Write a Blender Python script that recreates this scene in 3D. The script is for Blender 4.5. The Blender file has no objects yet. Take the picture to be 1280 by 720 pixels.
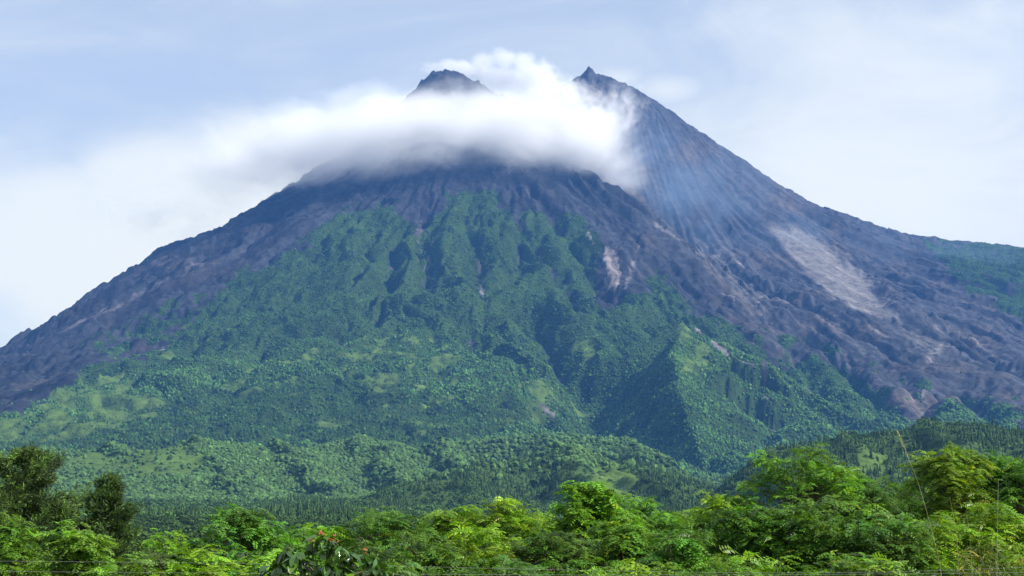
import bpy, math, random
import numpy as np
from math import radians, sin, cos, pi, tan, atan2

rng = np.random.default_rng(7)
random.seed(7)
scene = bpy.context.scene
COL = scene.collection

# ------------------------------------------------------------------ camera
FPX = 1970.0                       # focal length in pixels of a 1280 wide picture
PITCH = math.atan(300.0 / FPX)
CZ = 6.0
cam_d = bpy.data.cameras.new("camera")
cam = bpy.data.objects.new("camera", cam_d)
COL.objects.link(cam)
cam.location = (0, 0, CZ)
cam.rotation_euler = (pi / 2 + PITCH, 0, 0)
cam_d.sensor_width = 36.0
cam_d.lens = 36.0 * FPX / 1280.0
cam_d.clip_start = 0.5
cam_d.clip_end = 60000.0
scene.camera = cam
CP, SP = cos(PITCH), sin(PITCH)


def world_at(px, py, Y):
    """point at distance Y along +Y seen at photo pixel (px, py)"""
    a, u = (px - 640.0) / FPX, (360.0 - py) / FPX
    dx, dy, dz = a, CP - u * SP, SP + u * CP
    s = Y / dy
    return np.array((dx * s, Y, CZ + dz * s))


def project(X, Y, Z):
    z = Z - CZ
    d = Y * CP + z * SP
    return 640.0 + FPX * X / d, 360.0 - FPX * (-Y * SP + z * CP) / d


# ------------------------------------------------------------------ noise
_P = rng.permutation(256).astype(np.int64)
_P = np.concatenate([_P, _P, _P])
_G = np.stack([np.cos(np.arange(256) * 2 * pi / 256), np.sin(np.arange(256) * 2 * pi / 256)], 1)


def perlin(x, y):
    xi, yi = np.floor(x).astype(np.int64), np.floor(y).astype(np.int64)
    xf, yf = x - xi, y - yi
    xi &= 255
    yi &= 255
    u = xf * xf * xf * (xf * (xf * 6 - 15) + 10)
    v = yf * yf * yf * (yf * (yf * 6 - 15) + 10)

    def g(ix, iy, fx, fy):
        h = _P[_P[ix] + iy]
        return _G[h, 0] * fx + _G[h, 1] * fy
    n00 = g(xi, yi, xf, yf)
    n10 = g(xi + 1, yi, xf - 1, yf)
    n01 = g(xi, yi + 1, xf, yf - 1)
    n11 = g(xi + 1, yi + 1, xf - 1, yf - 1)
    return 1.5 * ((n00 * (1 - u) + n10 * u) * (1 - v) + (n01 * (1 - u) + n11 * u) * v)


def fbm(x, y, oct=4, gain=0.5, lac=2.03):
    a, s, t = 1.0, 0.0, 0.0
    for i in range(oct):
        s = s + a * perlin(x + 17.3 * i, y - 9.1 * i)
        t += a
        a *= gain
        x, y = x * lac, y * lac
    return s / t


def ridged(x, y, oct=3, gain=0.5):
    a, s, t = 1.0, 0.0, 0.0
    for i in range(oct):
        n = 1.0 - np.abs(perlin(x + 31.7 * i, y + 5.3 * i))
        s = s + a * n * n
        t += a
        a *= gain
        x, y = x * 2.1, y * 2.1
    return s / t


def sstep(a, b, x):
    t = np.clip((x - a) / (b - a), 0, 1)
    return t * t * (3 - 2 * t)


def seg_dist(X, Y, pts):
    """distance to a polyline and the arc parameter 0..1 of the closest point, and side (+ is to the line's left)"""
    pts = np.asarray(pts, float)
    best = np.full(X.shape, 1e9)
    par = np.zeros(X.shape)
    side = np.zeros(X.shape)
    L = np.concatenate([[0], np.cumsum(np.hypot(*(np.diff(pts, axis=0).T)))])
    for k in range(len(pts) - 1):
        a, b = pts[k], pts[k + 1]
        d = b - a
        l2 = d @ d
        t = np.clip(((X - a[0]) * d[0] + (Y - a[1]) * d[1]) / l2, 0, 1)
        ex, ey = X - a[0] - t * d[0], Y - a[1] - t * d[1]
        ds = np.hypot(ex, ey)
        m = ds < best
        best[m] = ds[m]
        par[m] = ((L[k] + t * math.sqrt(l2)) / L[-1])[m]
        side[m] = np.sign(d[0] * ey - d[1] * ex)[m]
    return best, par, side


def inside(px, py, poly):
    poly = np.asarray(poly, float)
    r = np.zeros(px.shape, bool)
    n = len(poly)
    for i in range(n):
        x1, y1 = poly[i]
        x2, y2 = poly[(i + 1) % n]
        c = (y1 > py) != (y2 > py)
        with np.errstate(divide='ignore', invalid='ignore'):
            xx = (x2 - x1) * (py - y1) / (y2 - y1 + 1e-12) + x1
        r ^= c & (px < xx)
    return r


# ------------------------------------------------------------------ materials
def new_mat(name):
    m = bpy.data.materials.new(name)
    m.use_nodes = True
    m.node_tree.nodes.clear()
    return m, m.node_tree.nodes, m.node_tree.links


def attr_mat(name, rough=0.9, noise_scale=0.05, noise_amt=0.35, bump=0.0, bump_dist=1.0, spec=0.1, detail=5.0):
    m, N, L = new_mat(name)
    out = N.new("ShaderNodeOutputMaterial")
    b = N.new("ShaderNodeBsdfPrincipled")
    b.inputs["Roughness"].default_value = rough
    b.inputs["Specular IOR Level"].default_value = spec
    at = N.new("ShaderNodeAttribute")
    at.attribute_name = "tint"
    tc = N.new("ShaderNodeTexCoord")
    nz = N.new("ShaderNodeTexNoise")
    nz.inputs["Scale"].default_value = noise_scale
    nz.inputs["Detail"].default_value = detail
    nz.inputs["Roughness"].default_value = 0.65
    L.new(tc.outputs["Object"], nz.inputs["Vector"])
    mr = N.new("ShaderNodeMapRange")
    mr.inputs["From Min"].default_value = 0.3
    mr.inputs["From Max"].default_value = 0.7
    mr.inputs["To Min"].default_value = 1 - noise_amt
    mr.inputs["To Max"].default_value = 1 + noise_amt
    L.new(nz.outputs["Fac"], mr.inputs["Value"])
    mx = N.new("ShaderNodeVectorMath")
    mx.operation = 'SCALE'
    L.new(at.outputs["Color"], mx.inputs[0])
    L.new(mr.outputs["Result"], mx.inputs["Scale"])
    L.new(mx.outputs[0], b.inputs["Base Color"])
    if bump > 0:
        bp = N.new("ShaderNodeBump")
        bp.inputs["Strength"].default_value = bump
        bp.inputs["Distance"].default_value = bump_dist
        L.new(nz.outputs["Fac"], bp.inputs["Height"])
        L.new(bp.outputs[0], b.inputs["Normal"])
    L.new(b.outputs[0], out.inputs["Surface"])
    return m


def leaf_mat(name, trans=0.35, rough=0.5, spec=0.3, tmul=(1.2, 1.25, 0.5)):
    m, N, L = new_mat(name)
    out = N.new("ShaderNodeOutputMaterial")
    b = N.new("ShaderNodeBsdfPrincipled")
    b.inputs["Roughness"].default_value = rough
    b.inputs["Specular IOR Level"].default_value = spec
    at = N.new("ShaderNodeAttribute")
    at.attribute_name = "tint"
    L.new(at.outputs["Color"], b.inputs["Base Color"])
    tr = N.new("ShaderNodeBsdfTranslucent")
    mu = N.new("ShaderNodeVectorMath")
    mu.operation = 'MULTIPLY'
    mu.inputs[1].default_value = tmul
    L.new(at.outputs["Color"], mu.inputs[0])
    L.new(mu.outputs[0], tr.inputs["Color"])
    mx = N.new("ShaderNodeMixShader")
    mx.inputs[0].default_value = trans
    L.new(b.outputs[0], mx.inputs[1])
    L.new(tr.outputs[0], mx.inputs[2])
    L.new(mx.outputs[0], out.inputs["Surface"])
    return m


def mesh_np(name, V, F, mat, tint=None, smooth=False, parent=None, link=True):
    """one mesh object from numpy arrays: V (n,3), F (m,3 or 4), tint (n,3)"""
    me = bpy.data.meshes.new(name)
    V = np.asarray(V, np.float32)
    F = np.asarray(F, np.int32)
    k = F.shape[1]
    me.vertices.add(len(V))
    me.vertices.foreach_set("co", V.ravel())
    me.loops.add(F.size)
    me.loops.foreach_set("vertex_index", F.ravel())
    me.polygons.add(len(F))
    me.polygons.foreach_set("loop_start", np.arange(len(F), dtype=np.int32) * k)
    me.polygons.foreach_set("loop_total", np.full(len(F), k, np.int32))
    me.polygons.foreach_set("use_smooth", np.full(len(F), smooth, bool))
    if tint is not None:
        a = me.attributes.new("tint", 'FLOAT_COLOR', 'POINT')
        c = np.ones((len(V), 4), np.float32)
        c[:, :3] = tint
        a.data.foreach_set("color", c.ravel())
    me.materials.append(mat)
    me.update()
    me.validate()
    o = bpy.data.objects.new(name, me)
    if link:
        COL.objects.link(o)
    if parent is not None:
        o.parent = parent
    return o


def tag(o, label=None, cat=None, group=None, kind=None):
    for k, v in (("label", label), ("category", cat), ("group", group), ("kind", kind)):
        if v:
            o[k] = v
    return o


# ------------------------------------------------------------------ the mountain
C1 = np.array((-178.0, 7000.0))
C2 = np.array((520.0, 8000.0))
CTRL = """
-500 596 3500, -200 596 3500, 100 596 3500, 400 596 3500, 640 596 3500, 870 602 3500, 1100 596 3500, 1300 596 3500, 1700 596 3500
-350 545 4500, 0 522 4500, 160 515 4500, 320 505 4500, 480 500 4500, 640 500 4500, 800 522 4500, 960 540 4500, 1120 532 4500, 1280 530 4500, 1600 530 4500
-350 520 5200, 0 480 5200, 160 455 5200, 320 425 5200, 480 415 5200, 640 410 5200, 800 412 5200, 960 450 5200, 1120 475 5200, 1280 482 5200, 1600 500 5200
-300 520 5900, 0 458 5900, 160 400 5900, 320 350 5900, 480 330 5850, 640 325 5800, 800 345 5800, 900 380 5800, 1000 412 5800, 1120 430 5800, 1280 442 5800, 1550 460 5800
160 367 6300, 320 292 6350, 480 257 6300, 640 247 6300, 730 240 6350, 790 272 6300, 850 310 6250, 960 362 6300, 1120 385 6300, 1280 405 6300
390 246 6650, 480 200 6650, 590 165 6650, 690 195 6650, 745 225 6600
-200 540 6600, 0 441 6600, 50 413 6700, 100 386 6700, 150 358 6750, 200 317 6800, 250 298 6850, 300 276 6900, 330 257 6900, 370 226 6950, 430 188 7000, 480 148 7000, 520 112 7000
548 97 7000, 570 95 7000, 602 112 6920, 650 140 6900, 700 160 6950
790 246 6750, 830 218 7250, 850 280 6900, 905 270 7150, 920 330 6700, 1000 300 7000, 1000 350 6600, 1100 340 6900, 1200 350 6800, 1290 360 6800
700 125 7500, 740 96 7600, 780 112 7600, 830 143 7600, 860 165 7600, 900 190 7600, 935 207 7600, 960 225 7600, 990 243 7600, 1020 259 7600, 1060 273 7600, 1100 288 7600, 1150 301 7600, 1200 305 7600, 1240 308 7600, 1280 314 7600, 1500 330 7600, 1700 350 7600
-200 590 7500, 0 500 7500, 200 380 7600, 400 290 7600, 560 160 7500, 640 170 7400
-200 640 8600, 200 480 8700, 500 330 8700, 740 190 8500, 960 320 8600, 1280 380 8600, 1600 420 8600
"""
ctrl = np.array([world_at(*map(float, t.split())) for ln in CTRL.strip().splitlines() for t in ln.split(',') if t.strip()])


def rbf_fit(P, smooth=2e-4):
    s = 1000.0
    xy = P[:, :2] / s
    d = np.hypot(xy[:, None, 0] - xy[None, :, 0], xy[:, None, 1] - xy[None, :, 1])
    K = d * d * np.log(d + 1e-9) + smooth * np.eye(len(P))
    A = np.zeros((len(P) + 3,) * 2)
    A[:-3, :-3] = K
    A[:-3, -3] = 1
    A[:-3, -2:] = xy
    A[-3, :-3] = 1
    A[-2:, :-3] = xy.T
    w = np.linalg.solve(A, np.concatenate([P[:, 2], [0, 0, 0]]))

    def f(X, Y):
        x, y = X / s, Y / s
        r = w[-3] + w[-2] * x + w[-1] * y
        for i in range(len(P)):
            d2 = (x - xy[i, 0]) ** 2 + (y - xy[i, 1]) ** 2
            r = r + w[i] * 0.5 * d2 * np.log(d2 + 1e-12)
        return r
    return f


base_f = rbf_fit(ctrl)
GX0, GX1, GY0, GY1, GS = -3000.0, 3300.0, 3500.0, 8500.0, 6.0
gx = np.arange(GX0, GX1 + 1, GS)
gy = np.arange(GY0, GY1 + 1, GS)
MX, MY = np.meshgrid(gx, gy)
# the smooth base on a coarse grid, then cubic-free bilinear refinement
cx = np.arange(GX0, GX1 + 30, 24.0)
cy = np.arange(GY0, GY1 + 30, 24.0)
CB = base_f(*np.meshgrid(cx, cy))


def bilin(Zg, x0, y0, st, X, Y):
    fx = np.clip((X - x0) / st, 0, Zg.shape[1] - 1.001)
    fy = np.clip((Y - y0) / st, 0, Zg.shape[0] - 1.001)
    ix, iy = fx.astype(int), fy.astype(int)
    u, v = fx - ix, fy - iy
    return (Zg[iy, ix] * (1 - u) + Zg[iy, ix + 1] * u) * (1 - v) + (Zg[iy + 1, ix] * (1 - u) + Zg[iy + 1, ix + 1] * u) * v


MB = bilin(CB, GX0, GY0, 24.0, MX, MY)


def drape(pix, Zg=None):
    """photo pixels -> plan points on the smooth base slope"""
    out = []
    ys = np.arange(3700.0, 8000.0, 10.0)
    for px, py in pix:
        P = np.array([world_at(px, py, y) for y in ys])
        h = bilin(CB, GX0, GY0, 24.0, P[:, 0], P[:, 1]) if Zg is None else bilin(Zg, GX0, GY0, GS, P[:, 0], P[:, 1])
        k = np.argmax(h >= P[:, 2])
        out.append((P[k, 0], P[k, 1]))
    return out


MZ = MB.copy()
# gullies and ribs that run down the fall line
th1 = np.arctan2(MX - C1[0], C1[1] - MY)
r1 = np.hypot(MX - C1[0], MY - C1[1])
th2 = np.arctan2(MX - C2[0], C2[1] - MY)
r2 = np.hypot(MX - C2[0], MY - C2[1])
wrp = fbm(MX / 420, MY / 420, 4) * 0.16
g1 = ridged((th1 + wrp) * 6.5 + 3.0, r1 / 1500.0, 3, 0.55)
g2 = ridged((th2 + wrp * 0.8) * 7.5 + 9.0, r2 / 1900.0, 3, 0.55)
right = sstep(-60, 420, MX - (420 + (6400 - MY) * 0.33))       # the flank of the older cone on the right
am1 = sstep(250, 1000, r1) * (1 - 0.55 * sstep(1700, 2800, r1))
def billow(u, v):
    wv = fbm(u * 0.7 + 9, v * 0.8, 2) * 0.5
    return (np.abs(perlin(u + wv, v)) * 0.9 + 0.42 * np.abs(perlin(u * 2.3 + wv * 2 + 7, v * 1.7 + 3)) * sstep(250, 1100, r1)
            + 0.2 * np.abs(perlin(u * 5.1 + wv * 3, v * 4.0 + 1)) * sstep(500, 1500, r1))


b1 = billow((th1 + wrp) * 8.0 + 3.0, r1 / 650.0)
gul = ((b1 - 0.45) * 78 * sstep(250, 900, r1) + (g1 - 0.6) * 24 * am1) * (1 - right) + ((g2 - 0.6) * 44 + (billow((th2 + wrp * 0.35) * 15.0 + 5.0, r2 / 1500.0) - 0.45) * 62) * right * sstep(500, 1500, r2)
low = sstep(5100, 4300, MY)
MZ += gul * (1 - 0.4 * low)
MZ += fbm(MX / 330, MY / 260, 4) * 46 * low + fbm(MX / 130, MY / 130, 4) * 9 * (0.4 + 0.6 * sstep(200, 900, r1))
MZ += (ridged(MX / 105 + wrp * 3, MY / 150, 3) - 0.6) * 12 * sstep(200, 700, r1)
MZ += (np.abs(perlin(MX / 120 + wrp * 4, MY / 170)) - 0.3) * 22 * low
upz = sstep(5000, 5600, MY)
MZ += (sstep(-0.06, 0.05, fbm(MX / 130 + 3, MY / 130, 5, 0.55)) * 15 + sstep(-0.05, 0.05, fbm(MX / 70 + 30, MY / 70, 4, 0.55)) * 8 - 11) * (0.30 + 0.70 * upz * (1 - 0.6 * right)) * sstep(-0.5, 0.3, fbm(MX / 350, MY / 350, 2))
MZ += (ridged(MX / 75, MY / 75, 4, 0.6) - 0.6) * 16 * sstep(900, 350, r1)
MZ += fbm(MX / 42, MY / 42, 3) * 4.0 + fbm(MX / 17, MY / 17, 2) * 3.0

GULLIES = [  # pixels of the photograph, width m, depth m
    ([(537, 262), (526, 292), (523, 314), (534, 339), (541, 372)], 46, 34),
    ([(597, 242), (593, 274), (599, 303), (599, 339), (602, 372)], 36, 26),
    ([(649, 275), (651, 307), (649, 328), (631, 350), (612, 372)], 46, 36),
    ([(667, 280), (674, 310), (689, 335), (710, 364)], 30, 18),
    ([(690, 262), (718, 303), (739, 328), (750, 354), (770, 382)], 55, 46),
    ([(497, 290), (492, 314), (487, 339), (490, 365)], 38, 28),
    ([(653, 386), (682, 408), (696, 433), (707, 451), (747, 458)], 60, 60),
    ([(586, 404), (591, 422), (609, 437)], 46, 30),
    ([(472, 382), (465, 400), (450, 415)], 36, 26),
    ([(422, 408), (429, 437)], 36, 24),
    ([(707, 339), (714, 364), (718, 392)], 32, 24),
    ([(845, 395), (876, 418), (907, 443), (924, 464), (947, 477), (966, 527), (987, 549)], 46, 34),
    ([(907, 372), (987, 406), (1070, 460), (1145, 518)], 60, 34),
    ([(1000, 414), (1053, 452), (1103, 510), (1137, 535)], 50, 34),
    ([(987, 435), (1007, 464), (1041, 510), (1087, 531)], 46, 34),
    ([(1100, 395), (1187, 410), (1237, 439), (1285, 470)], 60, 36),
    ([(1120, 470), (1153, 493), (1157, 530)], 45, 30),
    ([(1187, 480), (1222, 500), (1240, 530)], 45, 34),
    ([(820, 285), (880, 318), (940, 345), (1000, 375), (1070, 392), (1110, 402)], 60, 36),
    ([(250, 420), (230, 440), (200, 455)], 40, 26),
    ([(320, 350), (295, 360), (262, 378)], 50, 30),
    ([(680, 492), (682, 515), (690, 530)], 40, 50),
    ([(330, 430), (322, 455)], 36, 24), ([(560, 455), (520, 470)], 50, 24),
]
scar = np.zeros_like(MZ)
for pix, w, dep in GULLIES:
    w, dep = w * 0.95, dep * 1.55
    P = np.array(drape(pix))
    lo, hi = P.min(0) - 3 * w, P.max(0) + 3 * w
    i0, i1 = np.searchsorted(gy, lo[1]), np.searchsorted(gy, hi[1])
    j0, j1 = np.searchsorted(gx, lo[0]), np.searchsorted(gx, hi[0])
    sx, sy = MX[i0:i1, j0:j1], MY[i0:i1, j0:j1]
    jx = fbm(sx / 60, sy / 60, 3) * w * 0.55
    jy = fbm(sx / 60 + 40, sy / 60, 3) * w * 0.55
    d, t, _ = seg_dist(sx + jx, sy + jy, P)
    ends = sstep(0, 0.12, t) * sstep(1.0, 0.9, t) * 0.7 + 0.3
    MZ[i0:i1, j0:j1] -= dep * ends * np.exp(-(d / w) ** 1.15) - dep * 0.22 * np.exp(-((d - 2.0 * w) / w) ** 2)
    scar[i0:i1, j0:j1] = np.maximum(scar[i0:i1, j0:j1], np.exp(-(d / (0.35 * w)) ** 2) * ends)

dcr, tcr, _ = seg_dist(MX + fbm(MX / 90, MY / 90, 3) * 30, MY, np.array(drape([(700, 212), (745, 232), (788, 256), (832, 296), (876, 340), (925, 385), (960, 420)])))
MZ += 42 * np.exp(-(dcr / 62.0) ** 2) * sstep(0, .15, tcr) * sstep(1, .7, tcr)
dcr, tcr, _ = seg_dist(MX + fbm(MX / 90, MY / 90, 3) * 30, MY, np.array(drape([(790, 225), (822, 255), (862, 288), (908, 330), (965, 372), (1030, 400)])))
MZ -= 80 * np.exp(-(dcr / 75.0) ** 2) * sstep(0, .15, tcr) * sstep(1, .7, tcr)
# the spur with its shaded flank, and small shoulders in front of it
def spur(crest, left, rgt, top=1.0):
    global MZ
    P = np.array([world_at(*c) for c in crest])
    jx = fbm(MX / 130, MY / 130, 4) * 32
    jy = fbm(MX / 130 + 90, MY / 130, 4) * 32
    d, t, s = seg_dist(MX + jx, MY + jy, P[:, :2])
    L = np.concatenate([[0], np.cumsum(np.hypot(*(np.diff(P[:, :2], axis=0).T)))])
    zc = np.interp(t, L / L[-1], P[:, 2])
    sl = np.where(s > 0, left, rgt)
    rib = ridged(t * 9.0 + d / 900.0, d / 500.0, 2) - 0.6
    h = zc - sl * d + rib * np.clip(d, 0, 180) * 0.62
    k = 10.0
    m = np.maximum(h, MZ)
    MZ = m + k * np.log1p(np.exp(-np.abs(h - MZ) / k)) - k * math.log(2) * np.exp(-np.abs(h - MZ) / (3 * k))


spur([(930, 440, 5100), (890, 424, 4960), (850, 413, 4820), (840, 446, 4620), (854, 492, 4360), (868, 540, 4130), (884, 592, 3920)], 0.58, 1.12)
dv, tv, _ = seg_dist(MX + fbm(MX / 120, MY / 120, 3) * 40, MY, np.array([world_at(*c)[:2] for c in
     [(742, 462, 4950), (738, 500, 4650), (730, 548, 4350), (800, 566, 4150), (856, 590, 3980)]]))
MZ -= 100 * np.exp(-(dv / 110.0) ** 2) * sstep(0, 0.1, tv)

# summit: broken rim and dome of the active cone, horn of the older rim
def knob(px, py, Y, rx, ry, pw=1.0, rag=0.25):
    global MZ
    c = world_at(px, py, Y)
    u = (MX - c[0]) / rx
    v = (MY - c[1]) / ry
    d = np.hypot(u, v) * (1 + rag * fbm(MX / 26, MY / 26, 3))
    k = np.maximum(0, 1 - d) ** pw
    cur = MZ[np.argmin(np.abs(gy - c[1])), np.argmin(np.abs(gx - c[0]))]
    MZ += (c[2] - cur) * k


knob(552, 88, 7000, 130, 120, 1.0)
knob(600, 104, 6860, 75, 90, 1.1)
knob(628, 118, 6880, 60, 80, 1.0)
knob(736, 84, 7600, 42, 90, 0.9, 0.2)
knob(730, 91, 7610, 30, 60, 0.8, 0.2)
near_top = sstep(900, 200, r1) * sstep(7500, 6900, MY)
MZ += (ridged(MX / 60, MY / 60, 3) - 0.6) * 20 * near_top
MZ += (ridged(MX / 38, MY / 90, 3) - 0.6) * 14 * sstep(1500, 2100, MZ) * (1 - near_top)
edge = sstep(GY0, GY0 + 250, MY)
MZ = MZ * edge + (1 - edge) * np.minimum(MZ, 60)

SCAR = [(958, 274), (1007, 288), (1053, 320), (1089, 350), (1110, 377), (1128, 399), (1087, 391), (1045, 370), (1018, 348), (988, 314)]
PX, PY = project(MX, MY, MZ)
sm_ = inside(PX + fbm(MX / 60, MY / 60, 3) * 10, PY + fbm(MX / 60 + 9, MY / 60, 3) * 10, SCAR).astype(float)
for _ in range(12):
    sm_ = (sm_ + np.roll(sm_, 1, 0) + np.roll(sm_, -1, 0) + np.roll(sm_, 1, 1) + np.roll(sm_, -1, 1)) / 5
sl_ = (slice(int((6200 - GY0) / GS), int((7700 - GY0) / GS)), slice(int((700 - GX0) / GS), int((1900 - GX0) / GS)))
flat_ = MZ[sl_].copy()
for _ in range(60):
    flat_[1:-1, 1:-1] = (flat_[1:-1, 1:-1] + flat_[:-2, 1:-1] + flat_[2:, 1:-1] + flat_[1:-1, :-2] + flat_[1:-1, 2:]) / 5
MZ[sl_] += (flat_ - MZ[sl_]) * 0.85 * sm_[sl_]
MZ -= 20 * sm_
# what grows and lies where, and the painted shade of the spur: zones traced from the photograph, dropped on the slope
PX, PY = project(MX, MY, MZ)
nA = fbm(MX / 90, MY / 90, 4)
nB = fbm(MX / 90 + 50, MY / 90 + 50, 4)
nC, nD = fbm(MX / 28, MY / 28, 3), fbm(MX / 28 + 40, MY / 28, 3)
QX, QY = PX + nA * 20 + nC * 7, PY + nB * 18 + nD * 7
VEG = [(-400, 560), (0, 521), (40, 508), (78, 484), (109, 455), (150, 452), (200, 440), (235, 415), (249, 385), (268, 372), (300, 345), (340, 330), (373, 312),
       (400, 290), (420, 268), (447, 262), (487, 256), (508, 274), (519, 296), (530, 290), (544, 276), (556, 250), (580, 238), (600, 240), (631, 250), (642, 274),
       (653, 284), (664, 268), (672, 265), (689, 282), (704, 292), (700, 268), (716, 264), (738, 284), (750, 312), (742, 328), (747, 372), (762, 388), (775, 384), (790, 364),
       (812, 372), (806, 345), (822, 340), (845, 360), (868, 392), (900, 402), (955, 438), (957, 462), (990, 460), (1020, 448), (1053, 462), (1087, 480),
       (1120, 504), (1150, 524), (1170, 508), (1200, 500), (1222, 528), (1240, 500), (1270, 512), (1282, 540), (1500, 560), (1500, 800), (-400, 800)]
FAR = [(1150, 300), (1210, 302), (1300, 308), (1500, 320), (1500, 440), (1290, 408), (1240, 380), (1195, 352), (1185, 330)]
veg = inside(QX, QY, VEG).astype(float)
veg2 = inside(QX + nB * 8, QY, FAR)
veg = np.maximum(veg, veg2 * (nA > -0.25))
patch = inside(QX, QY, [(100, 435), (170, 400), (250, 370), (300, 340), (350, 328), (300, 370), (240, 420), (170, 455)]) & (nB + nA > 0.05)
veg = np.maximum(veg, patch)
rocky_mix = inside(QX, QY, [(870, 390), (1000, 420), (1090, 450), (1180, 480), (1280, 500), (1280, 540), (870, 540)]) & (fbm(MX / 70, MY / 140, 4) > 0.22)
veg = np.maximum(veg, rocky_mix)
barescar = (scar > 0.62) & (fbm(MX / 50 + 7, MY / 50, 3) > 0.12) & (PY < 480)
veg[barescar] = 0
veg[inside(QX, QY, [(1125, 515), (1145, 495), (1170, 512), (1160, 545)])] = 0
GRASS = [[(-300, 560), (0, 525), (90, 486), (150, 470), (190, 500), (150, 535), (80, 548), (0, 560)],
         [(455, 482), (470, 462), (522, 455), (520, 475), (480, 490)], [(835, 418), (855, 412), (885, 432), (880, 470), (862, 470), (848, 440)],
         [(712, 432), (735, 422), (758, 432), (750, 446), (722, 448)], [(420, 440), (480, 425), (530, 425), (520, 440), (450, 452)]]
grass = np.zeros_like(veg)
for g in GRASS:
    grass = np.maximum(grass, inside(PX + nA * 22, PY + nB * 22, g))
mead = inside(PX, PY, [(60, 470), (250, 420), (480, 415), (700, 440), (740, 520), (560, 545), (200, 520), (60, 545)]) * sstep(0.18, 0.32, fbm(MX / 150 + 3, MY / 90, 3))
mead = mead * (np.hypot(PX - 331, PY - 427) > 26)
grass = np.maximum(grass, mead)
grass *= sstep(-0.45, 0.25, fbm(MX / 60, MY / 100, 3))
conif = inside(PX + nA * 30, PY + nB * 20, [(120, 520), (300, 480), (470, 470), (560, 500), (640, 490), (700, 520), (560, 560), (300, 560), (0, 570), (0, 545)]).astype(float)
flank_shade = inside(PX + nA * 16, PY + nB * 16, [(740, 460), (800, 420), (850, 425), (835, 450), (850, 500), (868, 545), (780, 545), (730, 550)])  # sunless flank of the spur; its shade goes into the tree colour

rock = np.array((0.029, 0.031, 0.037))
streak = fbm((th1 + wrp * 0.3) * 24, r1 / 700.0, 5) * (1 - right) + fbm((th2 + wrp * 0.12) * 42, r2 / 1300.0, 5) * right
streak = streak * (0.35 + 0.65 * np.maximum(sstep(250, 900, r1), right))
tone = 1 + 1.1 * streak + 0.55 * fbm(MX / 40, MY / 40, 5, 0.65) + 0.3 * fbm(MX / 400, MY / 400, 3)
T = rock[None, None, :] * np.clip(tone, 0.35, 2.4)[..., None]
T = T * (1 + 0.5 * right[..., None] * np.array((1.1, 0.95, 0.85)))
T = T * (1 + 0.25 * np.clip(nA, -1, 1)[..., None] * np.array((0.5, 0.3, 0.15)))


def lay(mask, col, amt=1.0):
    global T
    m = (np.clip(mask, 0, 1) * amt)[..., None]
    T = T * (1 - m) + m * np.asarray(col)[None, None, :] * (1 + 0.35 * streak[..., None])


lay(np.clip(scar, 0, 1) * sstep(-0.2, 0.3, fbm(MX / 38, MY / 38, 3)), (0.085, 0.083, 0.085), 0.75)
brown = sstep(0.0, 0.5, fbm(MX / 240 + 60, MY / 240, 4))
T = T * (1 + brown[..., None] * np.array((0.55, 0.32, 0.10)))
def zone(poly, j=8, s=40.0):
    n1 = fbm(MX / s + 11, MY / s, 4) * j
    n2 = fbm(MX / s + 71, MY / s + 9, 4) * j
    return inside(PX + n1, PY + n2, poly).astype(float)


slope_ = np.hypot(*np.gradient(MZ, GS))
gentle = sstep(1.5, 1.05, slope_)
brk = sstep(-0.4, 0.5, fbm(MX / 30, MY / 30, 4) + 0.9 * streak)
lay(sm_ ** 0.8 * (0.85 + 0.15 * brk), (0.168, 0.157, 0.150), 0.92)
lay(zone([(862, 306), (903, 310), (928, 331), (962, 388), (920, 366), (882, 339)], 9) * brk, (0.12, 0.115, 0.115), 0.8)
lay(zone([(755, 306), (772, 317), (775, 345), (770, 362), (762, 360), (757, 335)], 5) * (0.5 + 0.5 * brk), (0.24, 0.21, 0.20), 0.85)
lay(zone([(20, 437), (78, 410), (155, 374), (217, 343), (250, 326), (258, 330), (217, 350), (155, 381), (78, 415)], 5) * brk, (0.13, 0.12, 0.13), 0.8)
lay(zone([(185, 330), (200, 317), (238, 318), (245, 328), (215, 338)], 6) * brk, (0.10, 0.085, 0.08), 0.7)
lay(zone([(185, 440), (235, 425), (250, 415), (235, 440), (200, 455)], 8) * sstep(0.0, 0.2, fbm(MX / 22, MY / 22, 2)), (0.30, 0.28, 0.28), 0.8)
lay(zone([(1125, 412), (1180, 408), (1195, 432), (1170, 450), (1140, 432)], 12) * brk, (0.11, 0.105, 0.10), 0.7)
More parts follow.
